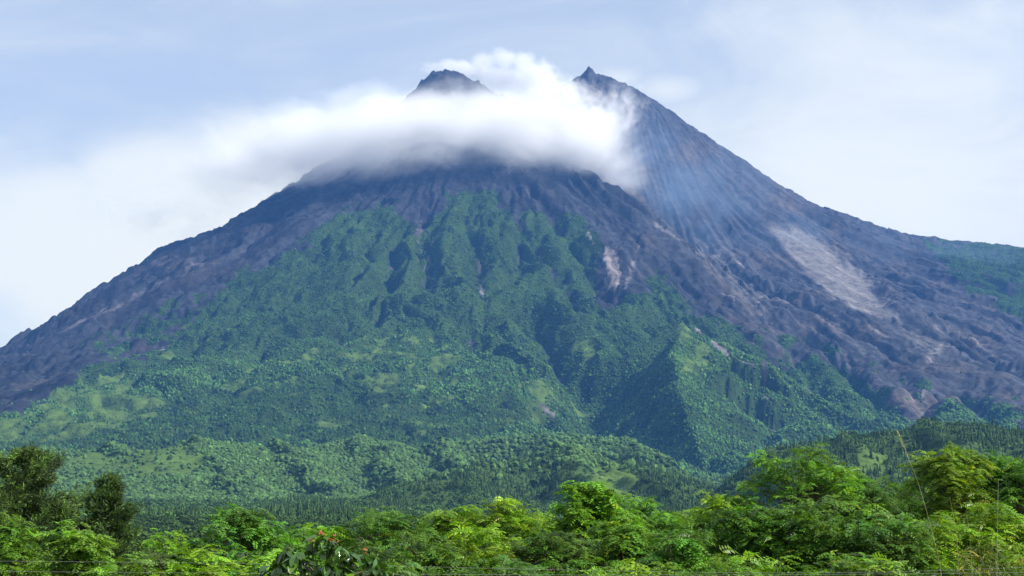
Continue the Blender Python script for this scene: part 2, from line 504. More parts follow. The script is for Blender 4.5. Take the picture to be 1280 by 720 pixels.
for pl, w in (([(872, 414), (907, 441), (924, 462), (946, 477)], 10), ([(1190, 412), (1237, 440), (1255, 458), (1285, 472)], 8), ([(780, 372), (800, 300)], 5),
              ([(800, 262), (825, 285), (850, 300)], 7), ([(958, 500), (968, 528)], 7), ([(905, 370), (945, 388), (965, 405)], 8), ([(1155, 490), (1157, 530)], 7),
              ([(895, 322), (930, 358), (957, 388)], 9), ([(1028, 387), (1055, 414)], 9), ([(1087, 408), (1110, 424)], 10), ([(1170, 408), (1178, 428), (1160, 452)], 9), ([(1000, 470), (1012, 492)], 7), ([(1205, 500), (1235, 530)], 8), ([(870, 300), (905, 316), (925, 330)], 12), ([(540, 300), (535, 322), (541, 366)], 6), ([(520, 290), (528, 270)], 6), ([(600, 350), (604, 372)], 7), ([(680, 512), (690, 522)], 14), ([(736, 290), (744, 312)], 6)):
    w *= 1.15
    pl = [tuple(np.array(pl[k]) + (np.array(pl[k + 1]) - np.array(pl[k])) * q / 3) for k in range(len(pl) - 1) for q in range(3)] + [pl[-1]]
    dd, tt, _ = seg_dist(MX + fbm(MX / 30, MY / 30, 3) * 12, MY, np.array(drape(pl, MZ)))
    lay(np.exp(-(dd / w) ** 2) * (0.4 + 0.6 * brk) * gentle, (0.22, 0.205, 0.20), 0.75)
    veg[(dd < w * (0.5 + 0.7 * brk)) & (gentle > 0.3)] = 0
gcol = np.array((0.030, 0.055, 0.014))[None, None, :] * (1 + 0.5 * nA[..., None])
T = T * (1 - veg[..., None]) + gcol * veg[..., None]
gm = (grass * veg)[..., None]
T = T * (1 - gm) + gm * np.array((0.075, 0.125, 0.028)) * (1 + 0.35 * nB[..., None])
T = np.clip(T, 0.004, 0.6)


def grid_faces(ny, nx):
    i = np.arange(ny * nx, dtype=np.int32).reshape(ny, nx)
    return np.stack([i[:-1, :-1], i[:-1, 1:], i[1:, 1:], i[1:, :-1]], -1).reshape(-1, 4)


m_rock = attr_mat("volcanic_slope", 0.95, 0.035, 0.45, 0.9, 9.0, 0.05, 8.0)
mountain = mesh_np("mountain", np.stack([MX, MY, MZ], -1).reshape(-1, 3), grid_faces(*MX.shape), m_rock, T.reshape(-1, 3), True)
tag(mountain, "steep grey volcano with a smoking summit and a forested lower slope", "mountain", kind="structure")

# ------------------------------------------------------------------ hills in front of the mountain
HS = 5.0
hx = np.arange(-1700.0, 1900.0 + 1, HS)
hy = np.arange(900.0, 4000.0 + 1, HS)
HX, HY = np.meshgrid(hx, hy)


def plain(Y):
    return 118.0 * np.clip((Y - 900.0) / 2900.0, 0, 2) ** 1.6 - 4.0


HZ = plain(HY) + fbm(HX / 260, HY / 260, 4) * 16 * sstep(1000, 1700, HY)
HILLS = [  # crest pixels with distance, front reach, back reach, share of ribs
    ([(-350, 600, 3100), (-100, 575, 3100), (40, 572, 3000), (110, 563, 2950), (150, 568, 2950), (190, 566, 2900), (225, 556, 2900), (300, 556, 2950), (345, 566, 2950), (400, 560, 3050), (440, 548, 3200), (500, 556, 3200), (560, 585, 3100)], 560, 500, 0.0),
    ([(480, 585, 3300), (560, 558, 3300), (640, 546, 3300), (720, 546, 3250), (790, 552, 3150), (830, 570, 3050), (850, 592, 3000), (880, 620, 3000)], 480, 400, 0.5),
    ([(440, 640, 2150), (490, 612, 2200), (540, 598, 2250), (610, 588, 2350), (660, 572, 2450), (720, 568, 2450), (790, 590, 2350), (850, 606, 2300), (910, 625, 2300)], 420, 330, 0.7),
    ([(880, 640, 1900), (930, 590, 1900), (990, 562, 1950), (1060, 548, 2000), (1150, 536, 2000), (1230, 534, 2000), (1290, 540, 2000), (1450, 560, 2000), (1800, 600, 2000)], 460, 330, 0.4),
    ([(300, 668, 1750), (340, 655, 1750), (385, 634, 1800), (430, 646, 1750), (490, 664, 1700)], 260, 260, 0.3),
]
for crest, fr, bk, ribs in HILLS:
    P = np.array([world_at(*c) for c in crest])
    o = np.argsort(P[:, 0])
    P = P[o]
    fine = np.linspace(P[0, 0], P[-1, 0], 200)
    ker = np.hanning(11)
    ker /= ker.sum()

    def sm(v):
        w = np.interp(fine, P[:, 0], v)
        return np.convolve(np.pad(w, 5, mode='edge'), ker, 'valid')
    yc = np.interp(HX, fine, sm(P[:, 1]))
    zc = np.interp(HX, fine, sm(P[:, 2]))
    end = sstep(P[0, 0] - 150, P[0, 0] + 60, HX) * sstep(P[-1, 0] + 150, P[-1, 0] - 60, HX)
    dy = HY - yc + fbm(HX / 240, HY / 240, 3) * 60
    reach = np.where(dy < 0, fr, bk)
    prof = np.where(dy < 0, 0.5 * np.exp(-(dy / reach) ** 2 * 2.2) + 0.5 * np.clip(1 + dy / reach, 0, 1) ** 1.1, np.exp(-(dy / reach) ** 2 * 1.6))
    hh = plain(HY) + (zc - plain(yc)) * prof * end
    u = (HX + 0.75 * (HY - 2900)) / 150.0 + fbm(HX / 200, HY / 200, 3) * 0.7
    hh += ribs * (ridged(u, HY / 1400.0, 1) - 0.62) * 85 * np.clip(-dy / fr * 1.4, 0, 1) ** 0.7 * np.clip((1.15 + dy / fr) * 1.6, 0, 1) * end
    k = 7.0
    HZ = np.maximum(HZ, hh) + k * np.exp(-np.abs(HZ - hh) / k) * 0.69
for crest in ([(55, 568, 3000), (82, 596, 2800), (108, 632, 2450)], [(140, 561, 2960), (168, 594, 2760), (196, 632, 2420)], [(226, 552, 2920), (264, 588, 2720), (312, 632, 2380)],
              [(338, 558, 2960), (372, 588, 2760), (402, 622, 2450)], [(440, 552, 3150), (478, 574, 2950), (505, 604, 2650)], [(545, 556, 3250), (560, 575, 3000), (570, 596, 2750)],
              [(690, 562, 2460), (712, 590, 2250), (722, 622, 2000)], [(590, 590, 2360), (596, 612, 2150), (592, 640, 1900)], [(790, 586, 2380), (812, 608, 2200), (824, 632, 2000)],
              [(1040, 552, 1990), (1062, 584, 1800), (1070, 620, 1600)], [(1170, 536, 2000), (1190, 572, 1800), (1200, 610, 1600)], [(960, 574, 1930), (985, 600, 1780), (990, 625, 1600)]):
    P = np.array([world_at(*c) for c in crest])
    jx = fbm(HX / 150, HY / 150, 4) * 58
    d, t, sd_ = seg_dist(HX + jx, HY + jx[::-1, ::-1], P[:, :2])
    L_ = np.concatenate([[0], np.cumsum(np.hypot(*(np.diff(P[:, :2], axis=0).T)))])
    hh = np.interp(t, L_ / L_[-1], P[:, 2] + 14) - np.where(sd_ > 0, 0.36, 1.15) * d + (ridged(t * 5, d / 260.0, 2) - 0.6) * np.clip(d, 0, 90) * 0.2
    k = 5.0
    HZ = np.maximum(HZ, hh) + k * np.exp(-np.abs(HZ - hh) / k) * 0.69
HZ += fbm(HX / 70, HY / 70, 4) * 4
HZ *= sstep(900, 1150, HY)
hpx, hpy = project(HX, HY, HZ)
hnA = fbm(HX / 70, HY / 70, 4)
hnB = fbm(HX / 70 + 33, HY / 70, 4)
HG = [[(80, 580), (120, 560), (150, 572), (190, 562), (225, 554), (262, 575), (240, 598), (200, 596), (165, 592), (120, 590)], [(740, 590), (770, 575), (800, 600), (780, 620), (745, 610)],
      [(1070, 560), (1110, 570), (1110, 590), (1070, 588)]]
hgrass = np.zeros_like(HZ)
for g in HG:
    hgrass = np.maximum(hgrass, inside(hpx + hnA * 14, hpy + hnB * 10, g))
HC = [[(480, 618), (600, 582), (660, 572), (720, 575), (700, 610), (660, 640), (560, 610), (500, 640), (460, 640)], [(165, 648), (240, 640), (260, 664), (165, 664)],
      [(325, 640), (380, 618), (470, 640), (470, 656), (300, 656)], [(870, 620), (930, 580), (1000, 552), (1290, 526), (1800, 560), (1800, 650), (870, 650)], [(760, 560), (900, 600), (900, 660), (780, 640), (800, 600)]]
hcon = np.zeros_like(HZ)
for g in HC:
    hcon = np.maximum(hcon, inside(hpx + hnA * 12, hpy + hnB * 10, g))
HT = np.array((0.044, 0.080, 0.022))[None, None, :] * (1 + 0.5 * hnA[..., None])
HT = HT * (1 - hgrass[..., None]) + hgrass[..., None] * np.array((0.07, 0.12, 0.028)) * (1 + 0.3 * hnB[..., None])
m_hill = attr_mat("hill_soil_and_scrub", 0.95, 0.08, 0.4, 0.8, 3.0, 0.05)
hills = mesh_np("hills", np.stack([HX, HY, HZ], -1).reshape(-1, 3), grid_faces(*HX.shape), m_hill, np.clip(HT, 0.004, 0.5).reshape(-1, 3), True)
tag(hills, "low green wooded hills in front of the volcano", "hills", kind="structure")

# ------------------------------------------------------------------ ground sheet to the horizon
m_ground = attr_mat("ground_scrub", 0.95, 0.6, 0.4, 0.5, 0.2, 0.1)
gxs = np.concatenate([np.linspace(-3550, -200, 24), np.linspace(-160, 160, 65), np.linspace(200, 3850, 24)])
gys = np.concatenate([np.linspace(-55, -30, 4), np.linspace(-20, 160, 46), np.linspace(200, 8950, 40)])
GXX, GYY = np.meshgrid(gxs, gys)
GZZ = np.where((np.abs(GXX) < 160) & (GYY < 160), fbm(GXX / 14, GYY / 14, 3) * 0.25 - 0.2, -0.5)
GZZ = np.where(GYY > 850, -6.0, GZZ)
gt = np.array((0.040, 0.060, 0.018)) * (1 + 0.4 * fbm(GXX / 20, GYY / 20, 3)[..., None])
ground = mesh_np("ground", np.stack([GXX, GYY, GZZ], -1).reshape(-1, 3), grid_faces(*GXX.shape), m_ground, np.clip(gt, .005, .4).reshape(-1, 3), True)
tag(ground, kind="structure")


# ------------------------------------------------------------------ forest masses on mountain and hills
def icosphere(sub):
    import bmesh
    bm = bmesh.new()
    bmesh.ops.create_icosphere(bm, subdivisions=sub, radius=1.0)
    bm.verts.ensure_lookup_table()
    V = np.array([v.co[:] for v in bm.verts])
    F = np.array([[v.index for v in f.verts] for f in bm.faces])
    bm.free()
    return V, F


def broad_protos(sub, n, rag):
    V0, F = icosphere(sub)
    out = []
    for i in range(n):
        k = 1 + rag * rng.uniform(-1, 1, len(V0))
        V = V0 * k[:, None]
        V[:, 2] = V[:, 2] * 0.85 + 0.45
        out.append((V, F))
    return out


def leafy_protos(n, k=54, lf=1.0):
    out = []
    for i in range(n):
        d = unit0(rng.normal(size=(k, 3)))
        d[:, 2] = np.abs(d[:, 2]) * 1.0 - 0.25
        lob = 1 + 0.25 * np.sin(d[:, 0] * 4 + i) * np.sin(d[:, 1] * 5 + 2 * i)
        c = d * (rng.uniform(0.62, 1.0, k) * lob)[:, None] + np.array((0, 0, 0.55))
        nn = unit0(d + rng.normal(0, 0.45, (k, 3)))
        a = unit0(np.cross(nn, rng.normal(size=(k, 3))))
        b = np.cross(nn, a)
        r = lf * rng.uniform(0.24, 0.42, (k, 1))
        q = [c + r * (a * cos(t) + b * sin(t)) * rng.uniform(0.7, 1.25, (k, 1)) for t in (0, 2.1, 4.2)]
        V = np.stack(q, 1).reshape(-1, 3)
        out.append((V, np.arange(3 * k).reshape(-1, 3)))
    return out


def unit0(v):
    return v / (np.linalg.norm(v, axis=-1, keepdims=True) + 1e-9)


def conifer_protos(n, tiers=4, seg=6):
    out = []
    for i in range(n):
        V, F = [], []
        for t in range(tiers):
            z0, z1 = t / tiers * 0.95, (t + 1.5) / tiers
            r = (1 - t / tiers) ** 0.9 * 0.62 + 0.05
            b = len(V)
            ph = rng.uniform(0, 6.28)
            for s in range(seg):
                a = ph + 2 * pi * s / seg
                rr = r * rng.uniform(0.65, 1.25)
                V.append((rr * cos(a), rr * sin(a), z0 + rng.uniform(-.05, .05)))
            V.append((rng.uniform(-.04, .04), rng.uniform(-.04, .04), min(z1, 1.05) * rng.uniform(.93, 1.04)))
            for s in range(seg):
                F.append((b + s, b + (s + 1) % seg, b + seg))
        out.append((np.array(V), np.array(F)))
    return out


def plant_mass(name, P, size, height, tint, protos, mat):
    """one mesh of many small crowns: P (n,3), size (n,), height (n,), tint (n,3)"""
    n = len(P)
    which = rng.integers(0, len(protos), n)
    Vs, Fs, Ts, off = [], [], [], 0
    for w, (V, F) in enumerate(protos):
        idx = np.nonzero(which == w)[0]
        if not len(idx):
            continue
        a = rng.uniform(0, 2 * pi, len(idx))
        ca, sa = np.cos(a)[:, None], np.sin(a)[:, None]
        x = (V[None, :, 0] * ca - V[None, :, 1] * sa) * size[idx][:, None]
        y = (V[None, :, 0] * sa + V[None, :, 1] * ca) * size[idx][:, None]
        z = V[None, :, 2] * height[idx][:, None]
        W = np.stack([x, y, z], -1) + P[idx][:, None, :]
        jit = rng.uniform(0.75, 1.25, (len(idx), len(V), 1))
        Vs.append(W.reshape(-1, 3))
        Ts.append((tint[idx][:, None, :] * jit).reshape(-1, 3))
        Fs.append((F[None] + (np.arange(len(idx)) * len(V))[:, None, None] + off).reshape(-1, 3))
        off += len(idx) * len(V)
    return mesh_np(name, np.concatenate(Vs), np.concatenate(Fs), mat, np.concatenate(Ts))


def grid_near(A, x0, y0, st, X, Y):
    return A[np.clip(((Y - y0) / st + 0.5).astype(int), 0, A.shape[0] - 1), np.clip(((X - x0) / st + 0.5).astype(int), 0, A.shape[1] - 1)]


def jittered(x0, x1, y0, y1, st):
    xs, ys = np.meshgrid(np.arange(x0, x1, st), np.arange(y0, y1, st))
    return (xs + rng.uniform(-.6, .6, xs.shape) * st).ravel(), (ys + rng.uniform(-.6, .6, ys.shape) * st).ravel()


m_forest = attr_mat("distant_foliage", 0.85, 0.25, 0.3, 0, 1, 0.1, 2.0)
# mountain forest
x, y = jittered(-2700, 3000, 3650, 7750, 6.4)
v = grid_near(veg, GX0, GY0, GS, x, y)
g = grid_near(grass, GX0, GY0, GS, x, y)
ppx, ppy = project(x, y, bilin(MZ, GX0, GY0, GS, x, y))
keep = (v > 0.5) & (rng.uniform(0, 1, len(x)) > g * 0.93) & (ppx > -150) & (ppx < 1430)
bare = (v <= 0.5) & (rng.uniform(0, 1, len(x)) < 0.014 * (ppy > 300) * (grid_near(nA, GX0, GY0, GS, x, y) > 0.1)) & (ppx > -100) & (ppx < 1380)
keep |= bare
x, y, g = x[keep], y[keep], g[keep]
c = grid_near(conif, GX0, GY0, GS, x, y)
dk = grid_near(flank_shade.astype(float), GX0, GY0, GS, x, y)
na = grid_near(nA, GX0, GY0, GS, x, y)
z = bilin(MZ, GX0, GY0, GS, x, y)
big = fbm(x / 150 + 5, y / 150, 3)
sz = (3.5 + 1.3 * rng.uniform(-1, 1, len(x)) + 0.8 * big) * np.where(g > 0.3, 0.7, 1.0)
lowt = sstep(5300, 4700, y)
sz = sz * (1 + 0.12 * lowt) * np.where(rng.uniform(0, 1, len(x)) < 0.07, 1.65, 1.0)
sz = np.clip(sz * 0.84, 1.6, 7.5) * np.where(y > 5600, 0.85, 1.0)
P = np.stack([x, y, z - 1.0], -1)
tint = np.stack([0.042 + 0 * x, 0.098 + 0 * x, 0.023 + 0 * x], -1)
tint *= (1 + (0.24 + 0.06 * lowt) * rng.normal(0, 1, len(x)).clip(-1.6, 2.2) + 0.5 * na)[:, None].clip(0.35, 2.2)
tint *= (1 - 0.35 * c)[:, None] * np.where(dk > 0.5, 0.75, 1.0)[:, None]  # conifers darker by kind; trees on the spur's sunless flank darkened as painted shade
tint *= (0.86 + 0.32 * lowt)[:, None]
tint *= (1 + 0.28 * fbm(x / 300, y / 300, 3))[:, None]
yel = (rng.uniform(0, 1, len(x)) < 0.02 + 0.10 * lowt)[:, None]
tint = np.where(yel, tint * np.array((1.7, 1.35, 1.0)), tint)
is_c = (c > 0.5) & (rng.uniform(0, 1, len(x)) < 0.55)
b12 = broad_protos(1, 10, 0.30)
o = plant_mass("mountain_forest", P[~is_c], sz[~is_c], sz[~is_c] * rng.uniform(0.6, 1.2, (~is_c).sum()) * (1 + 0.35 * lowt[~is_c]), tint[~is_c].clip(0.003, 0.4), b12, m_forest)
tag(o, "dense green broadleaf forest covering the lower slopes of the volcano", "forest", kind="stuff")
o = plant_mass("conifer_forest", P[is_c], sz[is_c] * 0.8, sz[is_c] * rng.uniform(1.5, 2.5, is_c.sum()), (tint[is_c] * 0.9).clip(0.003, 0.4), conifer_protos(6, 3, 5), m_forest)
tag(o, "darker conifers mixed in at the foot of the volcano", "forest", kind="stuff")
print("mountain trees", len(x))
# hill forest
x, y = jittered(-1500, 1700, 1150, 3900, 6.6)
xs_, ys_ = jittered(-1400, -150, 2250, 3300, 4.4)      # close low scrub on the ribbed hill
k = (rng.uniform(0, 1, len(xs_)) < 0.75) & (np.abs(xs_ / ys_) < 0.4)
x, y = np.concatenate([x, xs_[k]]), np.concatenate([y, ys_[k]])
z = bilin(HZ, hx[0], hy[0], HS, x, y)
zm = bilin(MZ, GX0, GY0, GS, x, y)
ppx, ppy = project(x, y, z)
g = grid_near(hgrass, hx[0], hy[0], HS, x, y)
c = grid_near(hcon, hx[0], hy[0], HS, x, y)
keep = (ppx > -160) & (ppx < 1440) & (rng.uniform(0, 1, len(x)) > g * 0.9) & ((y < 3560) | (z > zm - 3)) & (ppy < 690)
keep &= (c > 0.5) | (rng.uniform(0, 1, len(x)) < 0.62)
x, y, z, g, c = x[keep], y[keep], z[keep], g[keep], c[keep]
na = grid_near(hnA, hx[0], hy[0], HS, x, y)
isc = (c > 0.5) & (rng.uniform(0, 1, len(x)) < 0.78)
sz = np.clip(3.7 + 1.2 * rng.normal(0, 1, len(x)) + 1.2 * na, 1.8, 7.5) * np.where((x < -150) & (y > 2250), 0.8, 1.0)
tint = np.stack([0.053 + 0 * x, 0.106 + 0 * x, 0.029 + 0 * x], -1)
tint *= (1 + 0.30 * rng.normal(0, 1, len(x)).clip(-1.6, 2.2) + 0.45 * na)[:, None].clip(0.35, 2.0)
tint[isc] *= 0.62
P = np.stack([x, y, z - 0.8], -1)
nb = ~isc & (y < 2250)
fb = ~isc & (y >= 2250)
b42 = leafy_protos(10, 110, 0.62)
o = plant_mass("hill_forest", P[nb], sz[nb], sz[nb] * rng.uniform(0.6, 1.05, nb.sum()), tint[nb].clip(.003, .4), b42, m_forest)
tag(o, "rounded broadleaf woods on the nearer low hills", "forest", kind="stuff")
o = plant_mass("far_hill_forest", P[fb], sz[fb] * 1.15, sz[fb] * rng.uniform(0.8, 1.5, fb.sum()), tint[fb].clip(.003, .4), b12, m_forest)
tag(o, "broadleaf woods on the ridged hills against the foot of the volcano", "forest", kind="stuff")
o = plant_mass("hill_conifers", P[isc], sz[isc] * 0.72, sz[isc] * rng.uniform(1.3, 2.3, isc.sum()), tint[isc].clip(.003, .4), conifer_protos(8, 4, 6), m_forest)
tag(o, "dark pointed conifer plantation on the low hills", "forest", kind="stuff")
x, y = jittered(-440, 440, 520, 1200, 7.0)
k = np.abs(x) < 0.36 * y + 20
x, y = x[k], y[k]
z = np.where(y > 890, np.maximum(bilin(HZ, hx[0], hy[0], HS, x, y), -5.0), -0.6)
sz = rng.uniform(2.6, 5.2, len(x))
tint = np.array((0.040, 0.078, 0.020)) * rng.uniform(0.5, 1.5, (len(x), 1))
o = plant_mass("plain_woods", np.stack([x, y, z - 0.5], -1), sz, sz * rng.uniform(0.65, 1.0, len(x)), tint, leafy_protos(8, 190, 0.5), m_forest)
tag(o, "woods on the flat ground behind the nearest trees", "forest", kind="stuff")
print("hill trees", len(x))

# ------------------------------------------------------------------ trees, plants and cables close to the camera
m_leaf = leaf_mat("feathery_leaf", 0.38, 0.46, 0.3)
m_needle = leaf_mat("needle_foliage", 0.25, 0.6, 0.2, (1.1, 1.2, 0.6))
m_glossy = leaf_mat("glossy_leaf", 0.25, 0.16, 0.75)
m_bark = attr_mat("bark", 0.9, 9.0, 0.5, 0.8, 0.02, 0.15)
m_stalk = leaf_mat("dry_stalk", 0.2, 0.6, 0.2)
m_cable = attr_mat("weathered_cable", 0.5, 3.0, 0.2, 0, 1, 0.4)


def unit(v):
    return v / (np.linalg.norm(v, axis=-1, keepdims=True) + 1e-9)


def tubes(paths, seg=6):
    """paths: list of (points (k,3), radii (k,)) -> V, F of joined tubes"""
    Vs, Fs, off = [], [], 0
    for pts, rad in paths:
        pts = np.asarray(pts, float)
        rad = np.asarray(rad, float)
        d = unit(np.gradient(pts, axis=0))
        ref = np.array((0.31, 0.95, 0.05))
        u = unit(np.cross(d, ref))
        v_ = np.cross(d, u)
        a = np.arange(seg) * 2 * pi / seg
        ring = pts[:, None] + rad[:, None, None] * (u[:, None] * np.cos(a)[None, :, None] + v_[:, None] * np.sin(a)[None, :, None])
        k = len(pts)
        i = np.arange(k * seg).reshape(k, seg)
        F = np.stack([i[:-1], np.roll(i[:-1], -1, 1), np.roll(i[1:], -1, 1), i[1:]], -1).reshape(-1, 4)
        Vs.append(ring.reshape(-1, 3))
        Fs.append(F + off)
        off += k * seg
    return np.concatenate(Vs), np.concatenate(Fs)


def sprays(base, direc, length, pairs, lw, ll, tint, droop=0.5):
    """feather-like leaves: base (n,3), direc (n,3) unit, length (n,), tint (n,3); leaflets in pairs along a drooping rib"""
    n = len(base)
    up = np.array((0, 0, 1.0))
    side = unit(np.cross(direc, up) + 1e-3 * rng.normal(size=direc.shape))
    nor = np.cross(side, direc)
    roll = rng.normal(0, 0.35, n)[:, None]
    side, nor = side * np.cos(roll) + nor * np.sin(roll), nor * np.cos(roll) - side * np.sin(roll)
    t = np.linspace(0.12, 1.0, pairs)
    V, T = [], []
    fold = rng.uniform(-0.1, 0.5, n)[:, None]
    for sgn in (-1, 1):
        for k, tt in enumerate(t):
            c = base + direc * (length * tt)[:, None] - up * (droop * length * tt * tt)[:, None]
            tan_ = unit(direc - up * 2 * droop * tt)
            out = unit(side * sgn + tan_ * 0.45 - nor * fold + rng.normal(0, 0.16, (n, 3)))
            w_ = unit(tan_ - out * (tan_ * out).sum(-1, keepdims=True))
            s = math.sin(pi * (0.2 + 0.75 * tt)) * 0.5 + 0.55
            L_ = (ll * s * (length / length.mean()))[:, None]
            W_ = lw * s
            V.append(np.stack([c, c + out * L_ * 0.5 + w_ * W_, c + out * L_, c + out * L_ * 0.5 - w_ * W_], 1))
            T.append(np.repeat((tint * rng.uniform(0.85, 1.15, (n, 1)))[:, None], 4, 1))
    V = np.concatenate(V).reshape(-1, 3)
    T = np.concatenate(T).reshape(-1, 3)
    return V, np.arange(len(V)).reshape(-1, 4), T


def bent(p0, p1, k=6, sag=0.12):
    t = np.linspace(0, 1, k)[:, None]
    p = p0 * (1 - t) + p1 * t
    l = np.linalg.norm(p1 - p0)
    off = rng.normal(0, sag * l * 0.5, 3) * np.array((1, 1, 0.3))
    return p + np.sin(t * pi) * off


BARK = np.array((0.11, 0.085, 0.06))


def feathery_tree(px, py, Y, half, label, hue=(0.078, 0.165, 0.014), clusters=85, shoots=3, name="feathery_tree", dens=1.0):
    top = world_at(px, py, Y)
    base = np.array((top[0], Y, GZ_at(top[0], Y)))
    root = bpy.data.objects.new(name, None)
    root.empty_display_size = 0.5
    COL.objects.link(root)
    root.location = base
    tag(root, label, "tree", "bushy feathery-leaved trees along the foot of the view")
    R = half * 1.25 * Y / FPX
    H = top[2] - base[2]
    depth = min(3.6, H - 0.8)
    # tips of the branches: an irregular dome
    tips = []
    for i in range(clusters):
        a = rng.uniform(0, 2 * pi)
        q = rng.uniform(0, 1) ** 0.85          # 0 top .. 1 bottom of the crown
        rr = R * (0.38 + 1.12 * math.sqrt(q)) * math.sqrt(rng.uniform(0.15, 1.0)) * (1 + 0.22 * sin(3 * a + px))
        z = H - 0.25 - depth * q * (0.9 + 0.2 * rng.uniform()) + rng.normal(0, 0.26)
        tips.append((rr * cos(a), rr * sin(a), min(z, H - 0.1)))
    for i in range(shoots):
        a = rng.uniform(0, 2 * pi)
        rr = R * rng.uniform(0, 0.9) * (i > 0)
        zt = H - 0.05 - (0 if i == 0 else rng.uniform(0.1, 0.5) + 0.55 * (rr / R) ** 2)
        for k in range(3):
            tips.append((rr * cos(a) + rng.normal(0, .05), rr * sin(a) + rng.normal(0, .05), zt - 0.26 * k))
    tips = np.array(tips)
    # trunk and limbs
    trunk_top = np.array((rng.normal(0, .15), rng.normal(0, .15), H * 0.62))
    paths = [(bent(np.array((0, 0, -0.2)), trunk_top, 7, 0.06), np.linspace(0.11, 0.05, 7))]
    hubs = [np.array((0, 0, H * f)) * 1.0 + np.append(rng.normal(0, R * 0.25, 2), 0) for f in (0.45, 0.52, 0.6, 0.66, 0.72, 0.78)]
    for h in hubs:
        s0 = np.array((0, 0, min(h[2] * 0.72, H * 0.6)))
        paths.append((bent(s0, h, 5, 0.1), np.linspace(0.05, 0.028, 5)))
    for tp in tips[::1]:
        h = hubs[int(np.argmin([np.linalg.norm(tp - h_) + 2 * max(0, h_[2] - tp[2]) for h_ in hubs]))]
        paths.append((bent(h, tp, 5, 0.16), np.linspace(0.02, 0.006, 5)))
    for q in range(5):                       # bare twigs that stick out of the leaves
        tp = tips[int(rng.integers(0, len(tips)))]
        paths.append((bent(tp * 0.93, tp + np.append(rng.normal(0, 0.22, 2), rng.uniform(0.1, 0.4)), 4, 0.1), np.linspace(0.008, 0.003, 4)))
    V, F = tubes(paths, 5)
    mesh_np("trunk", V, F, m_bark, np.tile(BARK, (len(V), 1)), True, root)
    # leaves
    B, D, Ln, T = [], [], [], []
    hue = np.array(hue) * np.array((rng.uniform(0.86, 1.08), 1.0, rng.uniform(0.8, 1.2))) * rng.uniform(0.74, 1.15)
    if rng.uniform() < 0.28:                 # a darker, cooler green kind among them
        hue = hue * np.array((0.66, 0.76, 1.25))
    lsz = rng.uniform(0.75, 1.1)
    for tp in tips:
        k = int(rng.integers(10, 17) * dens)
        a = rng.uniform(0, 2 * pi) + np.arange(k) * 2.4
        el_ = rng.uniform(-0.2, 0.65, k)
        d = np.stack([np.cos(a) * np.cos(el_), np.sin(a) * np.cos(el_), np.sin(el_)], -1)
        B.append(tp + d * 0.03 - np.array((0, 0, 1)) * rng.uniform(0, 0.2, k)[:, None] + rng.normal(0, 0.09, (k, 3)))
        D.append(d)
        Ln.append(rng.uniform(0.30, 0.60, k))
        c = hue * rng.uniform(0.5, 1.5)
        c = c * np.array((rng.uniform(0.85, 1.2), 1.0, rng.uniform(0.75, 1.25)))
        T.append(c * rng.uniform(0.8, 1.2, (k, 1)) * np.where(rng.uniform(0, 1, (k, 1)) < 0.025, np.array((1.9, 1.3, 0.8)), 1.0))
    V, F, T = sprays(np.concatenate(B), np.concatenate(D), np.concatenate(Ln), 7, 0.036 * lsz, 0.145 * lsz, np.concatenate(T), 0.45)
    mesh_np("crown", V, F, m_leaf, T.clip(.003, .5), False, root)
    return root


def GZ_at(x, y):
    return float(fbm(np.array([x / 14]), np.array([y / 14]), 3)[0] * 0.25 - 0.2)


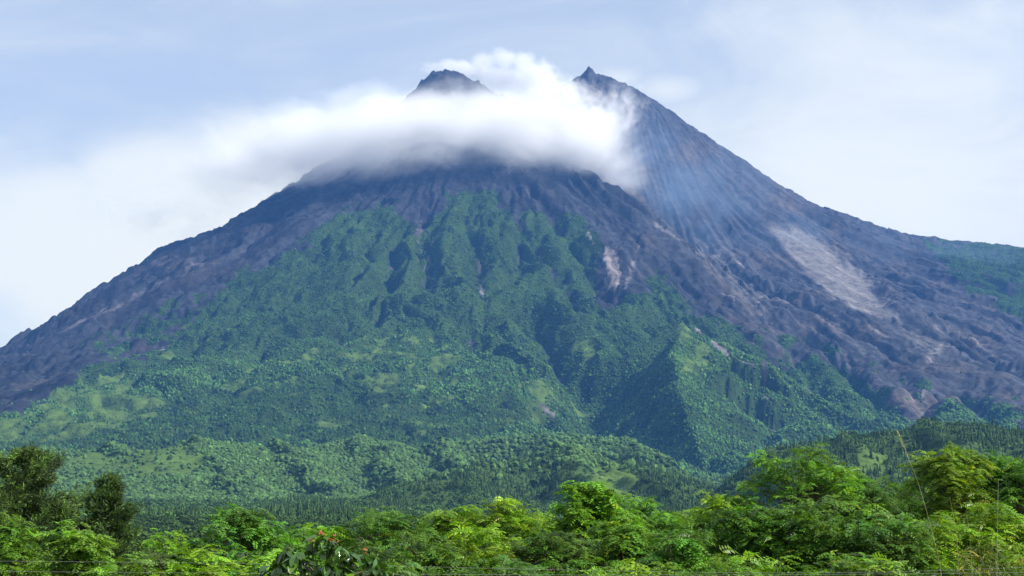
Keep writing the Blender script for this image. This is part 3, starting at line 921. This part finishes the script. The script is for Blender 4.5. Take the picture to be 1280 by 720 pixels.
def needle_tree(px, py, Y, half, label, name, cat="tree", hue=(0.040, 0.062, 0.020), tufts=900, shape=0.9, lean=0.0, nl=0.2):
    top = world_at(px, py, Y)
    base = np.array((top[0], Y, GZ_at(top[0], Y)))
    root = bpy.data.objects.new(name, None)
    COL.objects.link(root)
    root.location = base
    tag(root, label, cat)
    R, H = half * Y / FPX, top[2] - base[2]
    zb = max(1.2, H - 6.5)
    paths = [(np.stack([lean * np.linspace(0, 1, 8) ** 2, 0.05 * np.sin(np.linspace(0, 5, 8)), np.linspace(-.2, H - 0.15, 8)], -1), np.linspace(0.16, 0.02, 8))]
    B, D, Tt = [], [], []
    nbr = 46
    for i in range(nbr):
        f = (i + rng.uniform(0, 1)) / nbr
        z0 = zb + (H - zb) * f
        ln = R * (1 - f) ** shape * rng.uniform(0.55, 1.25) + 0.1
        a = i * 2.4 + rng.uniform(-.4, .4)
        rise = rng.uniform(0.25, 0.75) * ln + 0.15
        p0 = np.array((lean * (z0 / H) ** 2, 0, z0))
        p1 = p0 + np.array((cos(a) * ln, sin(a) * ln, rise))
        br = bent(p0, p1, 5, 0.12)
        paths.append((br, np.linspace(0.03, 0.008, 5)))
        k = max(6, int(tufts / nbr * (0.4 + 1.2 * (1 - f))))
        t = rng.uniform(0.2, 1.03, k)[:, None]
        pp = p0 * (1 - t) + p1 * t + rng.normal(0, 0.08 + 0.09 * ln, (k, 3)) * np.array((1, 1, 0.75))
        B.append(pp)
        D.append(unit(np.array((cos(a), sin(a), 0.7)) + rng.normal(0, 0.6, (k, 3))))
        Tt.append(np.array(hue) * rng.uniform(0.6, 1.5) * rng.uniform(0.75, 1.25, (k, 1)) * np.where(rng.uniform(0, 1, (k, 1)) < 0.12, np.array((2.2, 2.3, 1.5)), 1))
    V, F = tubes(paths, 5)
    mesh_np("trunk", V, F, m_bark, np.tile(BARK * 0.5, (len(V), 1)), True, root)
    B, D, Tt = np.concatenate(B), np.concatenate(D), np.concatenate(Tt)
    Vs, Ts = [], []
    for k in range(12):
        d = unit(D + rng.normal(0, 0.55, D.shape))
        s = unit(np.cross(d, rng.normal(size=D.shape)))
        l = nl * rng.uniform(0.6, 1.3, (len(B), 1))
        b0 = B + rng.normal(0, 0.05, B.shape)
        Vs.append(np.stack([b0 - s * 0.010, b0 + d * l * 0.6 - s * 0.018, b0 + d * l, b0 + d * l * 0.6 + s * 0.018], 1))
        Ts.append(np.repeat((Tt * rng.uniform(.8, 1.2, (len(B), 1)))[:, None], 4, 1))
    V = np.concatenate(Vs).reshape(-1, 3)
    mesh_np("crown", V, np.arange(len(V)).reshape(-1, 4), m_needle, np.concatenate(Ts).reshape(-1, 3).clip(.003, .4), False, root)
    return root


# skyline row, then the nearer row: (px, py of the top, distance, half width px, label)
ROW = [
    (303, 632, 56, 62, "broad round feathery tree on the skyline just behind the red-tipped glossy sapling"),
    (392, 655, 60, 44, "low feathery tree whose top sits right above the red young leaves of the sapling"),
    (478, 634, 60, 52, "feathery tree with a flat wide crown, skyline, between sapling and middle of the row"),
    (556, 640, 62, 50, "feathery tree filling the skyline dip below the dark conifer hill"),
    (628, 622, 60, 46, "feathery tree with one small pointed shoot, skyline, at the centre of the row"),
    (692, 645, 62, 40, "low rounded feathery tree in the dip beside the slender tall shoot at mid row"),
    (738, 602, 57, 34, "narrow feathery tree with one slender shoot rising well above the middle of the row"),
    (792, 622, 60, 46, "full-topped feathery tree just beyond the slender-shoot tree at mid row"),
    (852, 640, 62, 42, "low feathery tree at the dip below the shaded spur of the volcano"),
    (907, 616, 58, 40, "feathery tree with thin pale shoots under the valley mouth of the volcano"),
    (1003, 560, 58, 56, "tallest feathery tree of the middle right, pyramid-shaped, against the conifer hill"),
    (1068, 588, 60, 46, "feathery tree on the falling shoulder of the tall pyramid-shaped one"),
    (1118, 602, 62, 42, "low feathery tree at the foot of the long bending reed"),
    (1188, 553, 56, 40, "tall feathery tree with a forked thin top beside the long bending reed"),
    (1238, 566, 58, 44, "broad feathery tree between the forked-top tree and the picture edge"),
    (1296, 560, 56, 50, "feathery tree cut by the picture edge, end of the skyline row"),
    (205, 664, 58, 42, "small feathery tree between the dark conifer and the broad round tree"),
]
NEAR = [
    (255, 684, 44, 58, "nearer feathery bush in shade between dark conifer and red-tipped sapling"),
    (345, 690, 45, 50, "nearer feathery bush rising directly behind the glossy sapling leaves"),
    (455, 672, 46, 56, "nearer feathery bush beside the sapling on its far side"),
    (535, 664, 44, 56, "nearer feathery bush below the flat-crowned skyline tree"),
    (612, 656, 45, 54, "nearer feathery bush under the pointed centre shoot"),
    (690, 662, 44, 56, "nearer feathery bush under the dip beside the slender-shoot tree"),
    (768, 654, 45, 56, "nearer feathery bush in front of the slender-shoot tree"),
    (850, 662, 44, 56, "nearer feathery bush in front of the low dip tree below the spur"),
    (935, 626, 46, 58, "nearer feathery bush with high rounded crown, left shoulder of the tall pyramid tree"),
    (1010, 618, 45, 58, "nearer feathery bush covering the base of the tall pyramid tree"),
    (1090, 636, 44, 58, "nearer feathery bush just before the long bending reed"),
    (1165, 640, 46, 50, "nearer feathery bush crossed by the long bending reed"),
    (1245, 624, 47, 56, "nearer feathery bush above the drooping bamboo grass"),
    (500, 702, 37, 70, "lowest feathery bush at the bottom edge, next to the sapling"),
    (640, 696, 37, 70, "lowest feathery bush at the bottom edge, under the centre of the row"),
    (790, 698, 37, 70, "lowest feathery bush at the bottom edge, below the slender-shoot tree"),
    (930, 692, 37, 70, "lowest feathery bush at the bottom edge, below the tall pyramid tree"),
    (1070, 690, 37, 70, "lowest feathery bush at the bottom edge, before the reeds"),
]
for i, (px, py, Y, hw, lab) in enumerate(ROW):
    k = 1.0 + 0.18 * sin(i * 2.1)
    feathery_tree(px, py, Y, hw, lab, (0.142 * k, 0.272 * k, 0.019), 165, 9)
for i, (px, py, Y, hw, lab) in enumerate(NEAR):
    k = 1.0 + 0.18 * sin(i * 1.7 + 1)
    feathery_tree(px, py, Y, hw, lab, (0.139 * k, 0.266 * k, 0.019), 175, 6)
feathery_tree(8, 640, 50, 46, "yellow-green feathery tree at the very edge in front of the tall dark tree", (0.105, 0.205, 0.020), 130, 2)
feathery_tree(98, 655, 46, 40, "yellow-green feathery tree between the tall dark tree and the dark conifer", (0.110, 0.210, 0.020), 130, 2)
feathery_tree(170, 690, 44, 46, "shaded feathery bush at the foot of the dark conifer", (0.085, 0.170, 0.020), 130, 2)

needle_tree(26, 572, 62, 98, "tall dark feathery-needled tree at the far edge, highest tree of the row", "dark_tree", hue=(0.058, 0.100, 0.026), tufts=6500, shape=0.55, lean=0.1)
needle_tree(72, 640, 54, 70, "olive needle-leaved tree with hazy thin twigs in front of the tall dark one", "needle_tree", hue=(0.058, 0.100, 0.026), tufts=3800, shape=0.6)
needle_tree(136, 602, 55, 84, "dark cone-shaped conifer with pale shoot tips standing alone", "conifer_tree", hue=(0.048, 0.086, 0.024), tufts=5600, shape=0.85)


# sapling with large glossy leaves and red young leaves
def broad_leaves(B, D, L_, W_, tint, curl=0.25):
    n = len(B)
    up = np.array((0, 0, 1.0))
    s = unit(np.cross(D, up) + 0.35 * rng.normal(size=D.shape))
    nrm = np.cross(s, D)
    ts = (0, 0.22, 0.5, 0.8, 1.0)
    ws = (0.08, 0.75, 1.0, 0.6, 0.02)
    rows = []
    for t, w_ in zip(ts, ws):
        c = B + D * (L_ * t)[:, None] + nrm * (curl * L_ * (t - t * t))[:, None]
        half = s * (W_ * w_)[:, None]
        lift = nrm * (0.22 * W_ * w_)[:, None]
        rows.append(np.stack([c - half + lift, c, c + half + lift], 1))
    V = np.stack(rows, 1).reshape(-1, 3)
    F = []
    for r in range(4):
        for c in range(2):
            i = r * 3 + c
            F.append((i, i + 1, i + 4, i + 3))
    F = (np.array(F)[None] + (np.arange(n) * 15)[:, None, None]).reshape(-1, 4)
    return V, F, np.repeat(tint, 15, 0)


SY = 27.0
sb = world_at(408, 700, SY)
sap = bpy.data.objects.new("sapling", None)
COL.objects.link(sap)
sap.location = (sb[0], SY, -0.1)
tag(sap, "sapling with large glossy hanging leaves and a red tuft of young leaves", "sapling")


def sl(px, py, dy=0.0):
    p = world_at(px, py, SY + dy)
    return p - np.array(sap.location)


tipsS = [(404, 672, 0), (392, 678, .2), (418, 676, -.1), (436, 690, .1), (456, 693, .2), (372, 692, -.2), (361, 684, .1), (385, 700, .3), (410, 702, -.3), (430, 708, 0), (470, 705, .1), (350, 702, 0), (480, 712, -.1), (338, 712, .1), (400, 716, -.2), (450, 716, .2)]
paths, LB, LD, LT, RB, RD = [], [], [], [], [], []
stem0 = np.array((0, 0, 0.0))
hub = sl(408, 735)
paths.append((bent(stem0, hub, 7, 0.04), np.linspace(0.05, 0.03, 7)))
for k, (px, py, dy) in enumerate(tipsS):
    tp = sl(px, py, dy)
    paths.append((bent(hub, tp, 5, 0.12), np.linspace(0.02, 0.006, 5)))
    n = 22 if k > 2 else 12
    a = rng.uniform(0, 6.28) + np.arange(n) * 2.4
    e = rng.uniform(-1.35, -0.25, n)
    LB.append(tp + rng.normal(0, 0.04, (n, 3)) - np.array((0, 0, 1)) * rng.uniform(0.0, 0.14, n)[:, None])
    LD.append(np.stack([np.cos(a) * np.cos(e), np.sin(a) * np.cos(e), np.sin(e)], -1))
    LT.append(np.array((0.045, 0.105, 0.022)) * rng.uniform(0.6, 1.5, (n, 1)) * np.where(rng.uniform(0, 1, (n, 1)) < 0.25, np.array((2.2, 1.9, 0.9)), 1))
    if k in (0, 1, 2, 4):
        n = 7 if k != 4 else 4
        a = rng.uniform(0, 6.28) + np.arange(n) * 2.4
        e = rng.uniform(-0.5, 1.1, n)
        RB.append(tp + rng.normal(0, 0.03, (n, 3)) + np.array((0, 0, 0.04)))
        RD.append(np.stack([np.cos(a) * np.cos(e), np.sin(a) * np.cos(e), np.sin(e)], -1))
V, F = tubes(paths, 6)
mesh_np("stem", V, F, m_bark, np.tile(BARK, (len(V), 1)), True, sap)
LB, LD, LT = map(np.concatenate, (LB, LD, LT))
V, F, T_ = broad_leaves(LB, unit(LD), rng.uniform(0.18, 0.30, len(LB)), rng.uniform(0.05, 0.08, len(LB)), LT)
mesh_np("foliage", V, F, m_glossy, T_.clip(.003, .5), True, sap)
RB, RD = map(np.concatenate, (RB, RD))
V, F, T_ = broad_leaves(RB, unit(RD), rng.uniform(0.08, 0.14, len(RB)), rng.uniform(0.022, 0.035, len(RB)),
                        np.array((0.40, 0.165, 0.075)) * rng.uniform(0.6, 1.3, (len(RB), 1)))
yl = mesh_np("young_leaves", V, F, m_leaf, T_.clip(.003, .6), True, sap)
yl["label"] = "orange red young leaves at the shoot tips"

# reeds: long bare stalks with thin leaves and a seed head
def reed(pix, Y, label, rad=0.011, col=(0.23, 0.25, 0.10), head=True, leaves=7):
    P = np.array([world_at(px, py, Y) for px, py in pix])
    base = np.array((P[-1, 0], Y, GZ_at(P[-1, 0], Y)))
    root = bpy.data.objects.new("reed", None)
    COL.objects.link(root)
    root.location = base
    tag(root, label, "reed", "reeds standing above the bushes")
    P = np.concatenate([P, [base * 0.6 + P[-1] * 0.4, base - np.array((0, 0, 0.1))]]) - base
    P = P[::-1]
    L_ = np.concatenate([[0], np.cumsum(np.linalg.norm(np.diff(P, axis=0), axis=1))])
    t = np.linspace(0, L_[-1], 30)
    Q = np.stack([np.interp(t, L_, P[:, i]) for i in range(3)], -1)
    V, F = tubes([(Q, np.linspace(rad, rad * 0.35, 30))], 6)
    node = np.clip(np.tile(np.repeat(np.where(np.arange(30) % 3 == 0, 1.5, 0.9), 6)[:, None], (1, 3)) * np.array(col), 0, .6)
    mesh_np("stalk", V, F, m_stalk, node, True, root)
    n = leaves
    B = Q[rng.integers(14, 29, n)]
    a = rng.uniform(0, 6.28, n)
    D = unit(np.stack([np.cos(a) * 0.6, np.sin(a) * 0.6, rng.uniform(0.2, 1.0, n)], -1))
    V, F, T_ = broad_leaves(B, D, rng.uniform(0.22, 0.4, n), np.full(n, 0.008), np.array((0.10, 0.15, 0.03)) * rng.uniform(.7, 1.3, (n, 1)), 0.5)
    mesh_np("foliage", V, F, m_stalk, T_, True, root)
    if head:
        k = 60
        B = Q[-1] - (Q[-1] - Q[-3]) * rng.uniform(0, 1.0, k)[:, None]
        D = unit(unit(Q[-1] - Q[-3]) + rng.normal(0, 0.25, (k, 3)))
        V, F, T_ = broad_leaves(B, D, np.full(k, 0.10), np.full(k, 0.006), np.array((0.34, 0.36, 0.20)) * rng.uniform(.7, 1.3, (k, 1)))
        mesh_np("seed_head", V, F, m_stalk, T_, True, root)


reed([(1122, 540), (1130, 560), (1146, 598), (1160, 645), (1174, 700), (1177, 722)], 34, "long bending reed with a pale seed head, tallest of the reeds")
reed([(1187, 622), (1191, 640), (1196, 672), (1199, 722)], 34, "short pale reed leaning next to the long bending one", 0.010, head=False)
reed([(1208, 640), (1212, 665), (1216, 722)], 35, "faint short reed between the pale leaning reed and the upright stick-like one", 0.008, head=False)
reed([(1248, 598), (1247, 640), (1246, 724)], 34, "straight upright grey reed beside the bamboo grass", 0.011, (0.26, 0.26, 0.19), False, 3)


def bamboo_grass(px, py, Y, r, n, label):
    c = world_at(px, py, Y)
    base = np.array((c[0], Y, GZ_at(c[0], Y)))
    root = bpy.data.objects.new("bamboo_grass", None)
    COL.objects.link(root)
    root.location = base
    tag(root, label, "grass plant", "clumps of drooping bamboo grass")
    H = c[2] - base[2]
    st = []
    B, D = [], []
    for i in range(26):
        a = rng.uniform(0, 6.28)
        rr = r * math.sqrt(rng.uniform(0, 1))
        tip = np.array((rr * cos(a), rr * sin(a), H * rng.uniform(0.86, 1.0)))
        st.append((bent(np.array((0.2 * cos(a), 0.2 * sin(a), -0.1)), tip, 6, 0.05), np.linspace(0.012, 0.005, 6)))
        k = n // 26
        t = rng.uniform(0.7, 1.0, k)[:, None]
        B.append(tip * t + rng.normal(0, 0.07, (k, 3)))
        b = rng.uniform(0, 6.28, k)
        D.append(np.stack([np.cos(b), np.sin(b), rng.uniform(-0.9, 0.5, k)], -1))
    V, F = tubes(st, 5)
    mesh_np("stems", V, F, m_stalk, np.tile((0.12, 0.13, 0.05), (len(V), 1)), True, root)
    B, D = np.concatenate(B), unit(np.concatenate(D))
    V, F, T_ = broad_leaves(B, D, rng.uniform(0.25, 0.5, len(B)), rng.uniform(0.010, 0.018, len(B)),
                            np.array((0.105, 0.150, 0.030)) * rng.uniform(.55, 1.4, (len(B), 1)) * np.where(rng.uniform(0, 1, (len(B), 1)) < 0.15, np.array((2.0, 1.2, 0.8)), 1), 0.7)
    mesh_np("foliage", V, F, m_stalk, T_.clip(.003, .5), True, root)


bamboo_grass(1232, 668, 36, 0.75, 900, "clump of drooping bamboo grass between the reeds, larger of the two")
bamboo_grass(1280, 690, 35, 0.6, 600, "smaller clump of drooping bamboo grass at the picture edge")

# two sagging cables across the bottom, on poles that stand outside the view
def cable(pts, label):
    P = np.array([world_at(*p) for p in pts])
    root = bpy.data.objects.new("overhead_cable", None)
    COL.objects.link(root)
    root.location = (P[0, 0], P[0, 1], 0)
    tag(root, label, "cable", "thin cables across the bushes")
    Q = P - np.array(root.location)
    L_ = np.concatenate([[0], np.cumsum(np.linalg.norm(np.diff(Q, axis=0), axis=1))])
    t = np.linspace(0, L_[-1], 60)
    C_ = np.stack([np.interp(t, L_, Q[:, i]) for i in range(3)], -1)
    ker = np.ones(9) / 9
    C_ = np.stack([np.convolve(np.pad(C_[:, i], 4, mode='reflect', reflect_type='odd'), ker, 'valid') for i in range(3)], -1)
    V, F = tubes([(C_, np.full(60, 0.0022))], 6)
    mesh_np("wire", V, F, m_cable, np.tile((0.22, 0.22, 0.22), (len(V), 1)), True, root)
    for e in (C_[0], C_[-1]):
        V, F = tubes([(np.array(((e[0], e[1] + 0.07, -0.3), (e[0], e[1] + 0.07, e[2] * 0.5), (e[0], e[1] + 0.07, e[2] + 0.3))), np.array((0.07, 0.06, 0.05)))], 8)
        mesh_np("pole", V, F, m_bark, np.tile(BARK * 1.4, (len(V), 1)), True, root)


cable([(-220, 700, 30), (100, 702, 30), (430, 706, 30), (600, 710, 30), (770, 714, 30), (1000, 717, 30), (1160, 714.5, 30), (1280, 709, 30), (1500, 700, 30)], "upper thin pale cable sagging across the bushes")
cable([(-230, 712, 29), (200, 716, 29), (640, 718.5, 29), (900, 719, 29), (1280, 716, 29), (1520, 711, 29)], "lower thin cable running along the bottom edge")


# ------------------------------------------------------------------ air
def haze_box(dens=3.7e-5):
    V = np.array([(x, y, z) for z in (-9.0, 2750.0) for y in (-60.0, 9000.0) for x in (-3600.0, 3900.0)], float)
    V[V[:, 2] < 0, 2] = -9.0
    F = [(0, 2, 3, 1), (4, 5, 7, 6), (0, 1, 5, 4), (2, 6, 7, 3), (0, 4, 6, 2), (1, 3, 7, 5)]
    m, N, L = new_mat("haze_air")
    out = N.new("ShaderNodeOutputMaterial")
    pv = N.new("ShaderNodeVolumePrincipled")
    pv.inputs["Color"].default_value = (0.11, 0.36, 1.0, 1)
    pv.inputs["Density"].default_value = dens
    pv.inputs["Anisotropy"].default_value = 0.1
    L.new(pv.outputs[0], out.inputs["Volume"])
    o = mesh_np("haze", V, F, m)
    return tag(o, kind="stuff")


haze_box()

# ------------------------------------------------------------------ cloud cap and crater smoke (volumes inside closed hulls)
import bmesh


def vapour(name, puffs, density, colour, amp, soft, nscale, stretch=(1, 1, 1), detail=4.0, rough=0.55, aniso=0.0, step=0.15, dist=0.0, grow=1.25, fine=0.0, seed=0.0):
    """puffs: (px, py, Y, rx px, ry px, depth m, weight)"""
    m, N, L = new_mat(name + "_vapour")
    out = N.new("ShaderNodeOutputMaterial")
    pv = N.new("ShaderNodeVolumePrincipled")
    pv.inputs["Color"].default_value = (*colour, 1)
    pv.inputs["Anisotropy"].default_value = aniso

    def mt(op, a, b=None, c=None, clamp=False):
        n = N.new("ShaderNodeMath")
        n.operation = op
        n.use_clamp = clamp
        for i, s_ in enumerate((a, b, c)):
            if s_ is None:
                continue
            if isinstance(s_, (int, float)):
                n.inputs[i].default_value = s_
            else:
                L.new(s_, n.inputs[i])
        return n.outputs[0]

    def vm(op, a, b):
        n = N.new("ShaderNodeVectorMath")
        n.operation = op
        L.new(a, n.inputs[0])
        if isinstance(b, (tuple, list)):
            n.inputs[1].default_value = b
        elif b is not None:
            L.new(b, n.inputs[1])
        return n.outputs["Value"] if op == 'LENGTH' else n.outputs[0]
    t_ = N.new("ShaderNodeTexCoord")
    pos = t_.outputs["Object"]
    f = None
    bm = bmesh.new()
    for px, py, Y, rx, ry, rd, wt in puffs:
        c = world_at(px, py, Y)
        r = (rx * Y / FPX, rd, ry * Y / FPX)
        d = vm('LENGTH', vm('DIVIDE', vm('SUBTRACT', pos, tuple(c)), r), None)
        s_ = mt('MULTIPLY', mt('SUBTRACT', 1.0, d), wt)
        f = s_ if f is None else mt('SMOOTH_MAX', f, s_, 0.25)
        g = bmesh.ops.create_icosphere(bm, subdivisions=3, radius=1.0)
        for v_ in g["verts"]:
            v_.co = Vector([c[i] + v_.co[i] * r[i] * grow for i in range(3)])
    nz = N.new("ShaderNodeTexNoise")
    nz.inputs["Scale"].default_value = nscale
    nz.inputs["Detail"].default_value = detail
    nz.inputs["Roughness"].default_value = rough
    nz.inputs["Distortion"].default_value = dist
    L.new(vm('ADD', vm('MULTIPLY', pos, stretch), (seed, seed * 2, seed * 3)), nz.inputs["Vector"])
    f = mt('ADD', f, mt('MULTIPLY', mt('SUBTRACT', nz.outputs["Fac"], 0.5), 2 * amp))
    mr = N.new("ShaderNodeMapRange")
    mr.interpolation_type = 'SMOOTHSTEP'
    mr.inputs["From Min"].default_value = 0.0
    mr.inputs["From Max"].default_value = soft
    mr.inputs["To Max"].default_value = density
    L.new(f, mr.inputs["Value"])
    L.new(mr.outputs[0], pv.inputs["Density"])
    L.new(pv.outputs[0], out.inputs["Volume"])
    m.cycles.volume_step_rate = step
    me = bpy.data.meshes.new(name)
    bm.to_mesh(me)
    bm.free()
    me.materials.append(m)
    o = bpy.data.objects.new(name, me)
    COL.objects.link(o)
    rm = o.modifiers.new("merge", 'REMESH')
    rm.mode = 'VOXEL'
    rm.voxel_size = 22.0
    return tag(o, kind="stuff")


from mathutils import Vector
tag(vapour("clouds", [(728, 176, 6530, 75, 60, 240, 1), (650, 168, 6530, 110, 70, 280, 1), (565, 166, 6530, 122, 70, 290, 1), (475, 171, 6570, 125, 72, 300, 1),
                  (395, 184, 6700, 118, 64, 280, 0.95), (315, 208, 6900, 115, 56, 230, 0.55), (225, 255, 7100, 120, 50, 180, 0.36), (535, 132, 6700, 70, 24, 110, 1.0), (610, 134, 6700, 75, 26, 110, 1.0), (562, 124, 6740, 62, 20, 90, 1.0), (772, 208, 6600, 48, 42, 140, 0.6)],
           0.0145, (1, 1, 1), 0.78, 1.1, 0.0072, (0.6, 1.0, 1.0), 9.0, 0.62, 0.0, 0.10, 0.5), "soft white cloud band lying across the upper cone", "cloud")
tag(vapour("smoke", [(606, 78, 7020, 22, 17, 60, 1), (630, 74, 7010, 22, 18, 60, 1), (654, 79, 7000, 22, 18, 60, 1), (672, 98, 6930, 34, 28, 90, 1), (625, 98, 7020, 55, 24, 80, 1), (700, 124, 6800, 55, 36, 120, 0.9),
                     (572, 86, 7150, 55, 12, 80, 1), (745, 160, 6760, 46, 54, 110, 0.6), (775, 135, 6950, 40, 36, 90, 0.45)],
           0.013, (1, 1, 1), 0.8, 0.6, 0.018, (1, 1, 1), 9.0, 0.65, 0.0, 0.08, 0.6), "bright white smoke puffing out of the crater", "smoke")
tag(vapour("drifting_smoke", [(800, 190, 7000, 85, 80, 170, 1), (845, 240, 6950, 105, 85, 170, 1), (775, 225, 6780, 65, 52, 110, 1), (905, 240, 7150, 120, 90, 150, 0.8), (880, 300, 6850, 110, 55, 130, 0.8), (970, 300, 7000, 130, 60, 140, 0.6), (1060, 310, 7150, 170, 60, 160, 0.7), (1190, 330, 7150, 160, 50, 160, 0.7)],
           0.0032, (0.46, 0.69, 1.0), 1.0, 1.9, 0.005, (1, 1, 1), 8.0, 0.64, 0.0, 0.2), "thin blue smoke drifting in front of the older cone", "smoke")


# ------------------------------------------------------------------ light
SUN_AZ, SUN_EL = 109.0, 40.0        # azimuth clockwise from +Y (the view direction)
sd = np.array((sin(radians(SUN_AZ)) * cos(radians(SUN_EL)), cos(radians(SUN_AZ)) * cos(radians(SUN_EL)), sin(radians(SUN_EL))))
sun_d = bpy.data.lights.new("sun", 'SUN')
sun_d.energy = 4.8
sun_d.angle = radians(0.53)
sun_d.color = (1.0, 0.95, 0.87)
sun = bpy.data.objects.new("sun", sun_d)
COL.objects.link(sun)
from mathutils import Vector
sun.rotation_euler = Vector(sd).to_track_quat('Z', 'Y').to_euler()

w = bpy.data.worlds.new("World")
scene.world = w
w.use_nodes = True
N, L = w.node_tree.nodes, w.node_tree.links
N.clear()
wo = N.new("ShaderNodeOutputWorld")
bg = N.new("ShaderNodeBackground")
bg.inputs["Strength"].default_value = 0.10
L.new(bg.outputs[0], wo.inputs["Surface"])
sky = N.new("ShaderNodeTexSky")
sky.sky_type = 'NISHITA'
sky.sun_disc = False
sky.sun_elevation = radians(SUN_EL)
sky.sun_rotation = radians(SUN_AZ)
sky.altitude = 600
sky.air_density = 1.0
sky.dust_density = 1.4
sky.ozone_density = 1.5


def wn(kind, **kw):
    n = N.new(kind)
    for k, v_ in kw.items():
        setattr(n, k, v_)
    return n


def wmath(op, a, b=None, c=None, clamp=False):
    n = wn("ShaderNodeMath", operation=op, use_clamp=clamp)
    for i, s in enumerate((a, b, c)):
        if s is None:
            continue
        if isinstance(s, (int, float)):
            n.inputs[i].default_value = s
        else:
            L.new(s, n.inputs[i])
    return n.outputs[0]


tc = wn("ShaderNodeTexCoord")
sep = wn("ShaderNodeSeparateXYZ")
L.new(tc.outputs["Generated"], sep.inputs[0])
az = wmath('ARCTAN2', sep.outputs[0], sep.outputs[1])         # azimuth from the view direction
el = wmath('ARCSINE', sep.outputs[2])


def wnoise(sx, sz, scale, detail, rough, off, dist=0.0):
    cb = wn("ShaderNodeCombineXYZ")
    L.new(wmath('MULTIPLY', az, sx), cb.inputs[0])
    L.new(wmath('MULTIPLY', el, sz), cb.inputs[1])
    cb.inputs[2].default_value = off
    n = wn("ShaderNodeTexNoise")
    n.inputs["Scale"].default_value = scale
    n.inputs["Detail"].default_value = detail
    n.inputs["Roughness"].default_value = rough
    n.inputs["Distortion"].default_value = dist
    L.new(cb.outputs[0], n.inputs["Vector"])
    return n.outputs["Fac"]


def gauss(a0, e0, sa, se):
    u = wmath('DIVIDE', wmath('SUBTRACT', az, a0), sa)
    v_ = wmath('DIVIDE', wmath('SUBTRACT', el, e0), se)
    d = wmath('ADD', wmath('MULTIPLY', u, u), wmath('MULTIPLY', v_, v_))
    return wmath('EXPONENT', wmath('MULTIPLY', d, -1.0))


def ang(px, py):
    p = world_at(px, py, 1000.0) - np.array((0, 0, CZ))
    return math.atan2(p[0], p[1]), math.asin(p[2] / np.linalg.norm(p))


def blob(px, py, rx, ry):
    a0, e0 = ang(px, py)
    return gauss(a0, e0, rx / FPX, ry / FPX)


n1 = wnoise(1.0, 1.9, 8.0, 9.0, 0.62, 1.3, 0.6)
n2 = wnoise(1.0, 3.4, 4.0, 9.0, 0.6, 5.7, 0.9)
bank = None
for b_, wt in ((blob(150, 330, 240, 140), 1.2), (blob(240, 230, 190, 75), 1.2), (blob(360, 190, 150, 60), 1.2), (blob(1120, 230, 380, 170), 1.05), (blob(775, 98, 40, 16), 0.7), (blob(835, 112, 60, 24), 0.75), (blob(60, 300, 200, 120), 1.2), (blob(1180, 110, 330, 190), 0.75), (blob(330, 250, 150, 90), 1.2), (blob(1300, 90, 300, 150), 0.5)):
    t = wmath('MULTIPLY', b_, wt)
    bank = t if bank is None else wmath('MAXIMUM', bank, t)
soft = wmath('ADD', bank, wmath('MULTIPLY', wmath('SUBTRACT', n1, 0.5), 1.1))
mask1 = wn("ShaderNodeMapRange", interpolation_type='SMOOTHSTEP')
mask1.inputs["From Min"].default_value = 0.12
mask1.inputs["From Max"].default_value = 1.05
L.new(soft, mask1.inputs["Value"])
veil = wn("ShaderNodeMapRange", interpolation_type='SMOOTHSTEP')
veil.inputs["From Min"].default_value = 0.38
veil.inputs["From Max"].default_value = 0.75
veil.inputs["To Min"].default_value = 0.50
veil.inputs["To Max"].default_value = 0.80
L.new(n2, veil.inputs["Value"])
mixv = wn("ShaderNodeMix", data_type='RGBA')
L.new(veil.outputs[0], mixv.inputs["Factor"])
L.new(sky.outputs[0], mixv.inputs["A"])
mixv.inputs["B"].default_value = (5.3, 5.45, 5.0, 1)
mixc = wn("ShaderNodeMix", data_type='RGBA')
L.new(wmath('MULTIPLY', mask1.outputs[0], 0.93), mixc.inputs["Factor"])
L.new(mixv.outputs["Result"], mixc.inputs["A"])
mixc.inputs["B"].default_value = (6.5, 6.5, 5.65, 1)
L.new(mixc.outputs["Result"], bg.inputs["Color"])

scene.view_settings.view_transform = 'Standard'
scene.view_settings.look = 'None'
scene.view_settings.gamma = 1.0
scene.view_settings.use_curve_mapping = False
scene.view_settings.exposure = 0.82
cy_ = scene.cycles
cy_.max_bounces = 20
cy_.diffuse_bounces = 3
cy_.glossy_bounces = 2
cy_.transmission_bounces = 4
cy_.volume_bounces = 16
cy_.transparent_max_bounces = 8
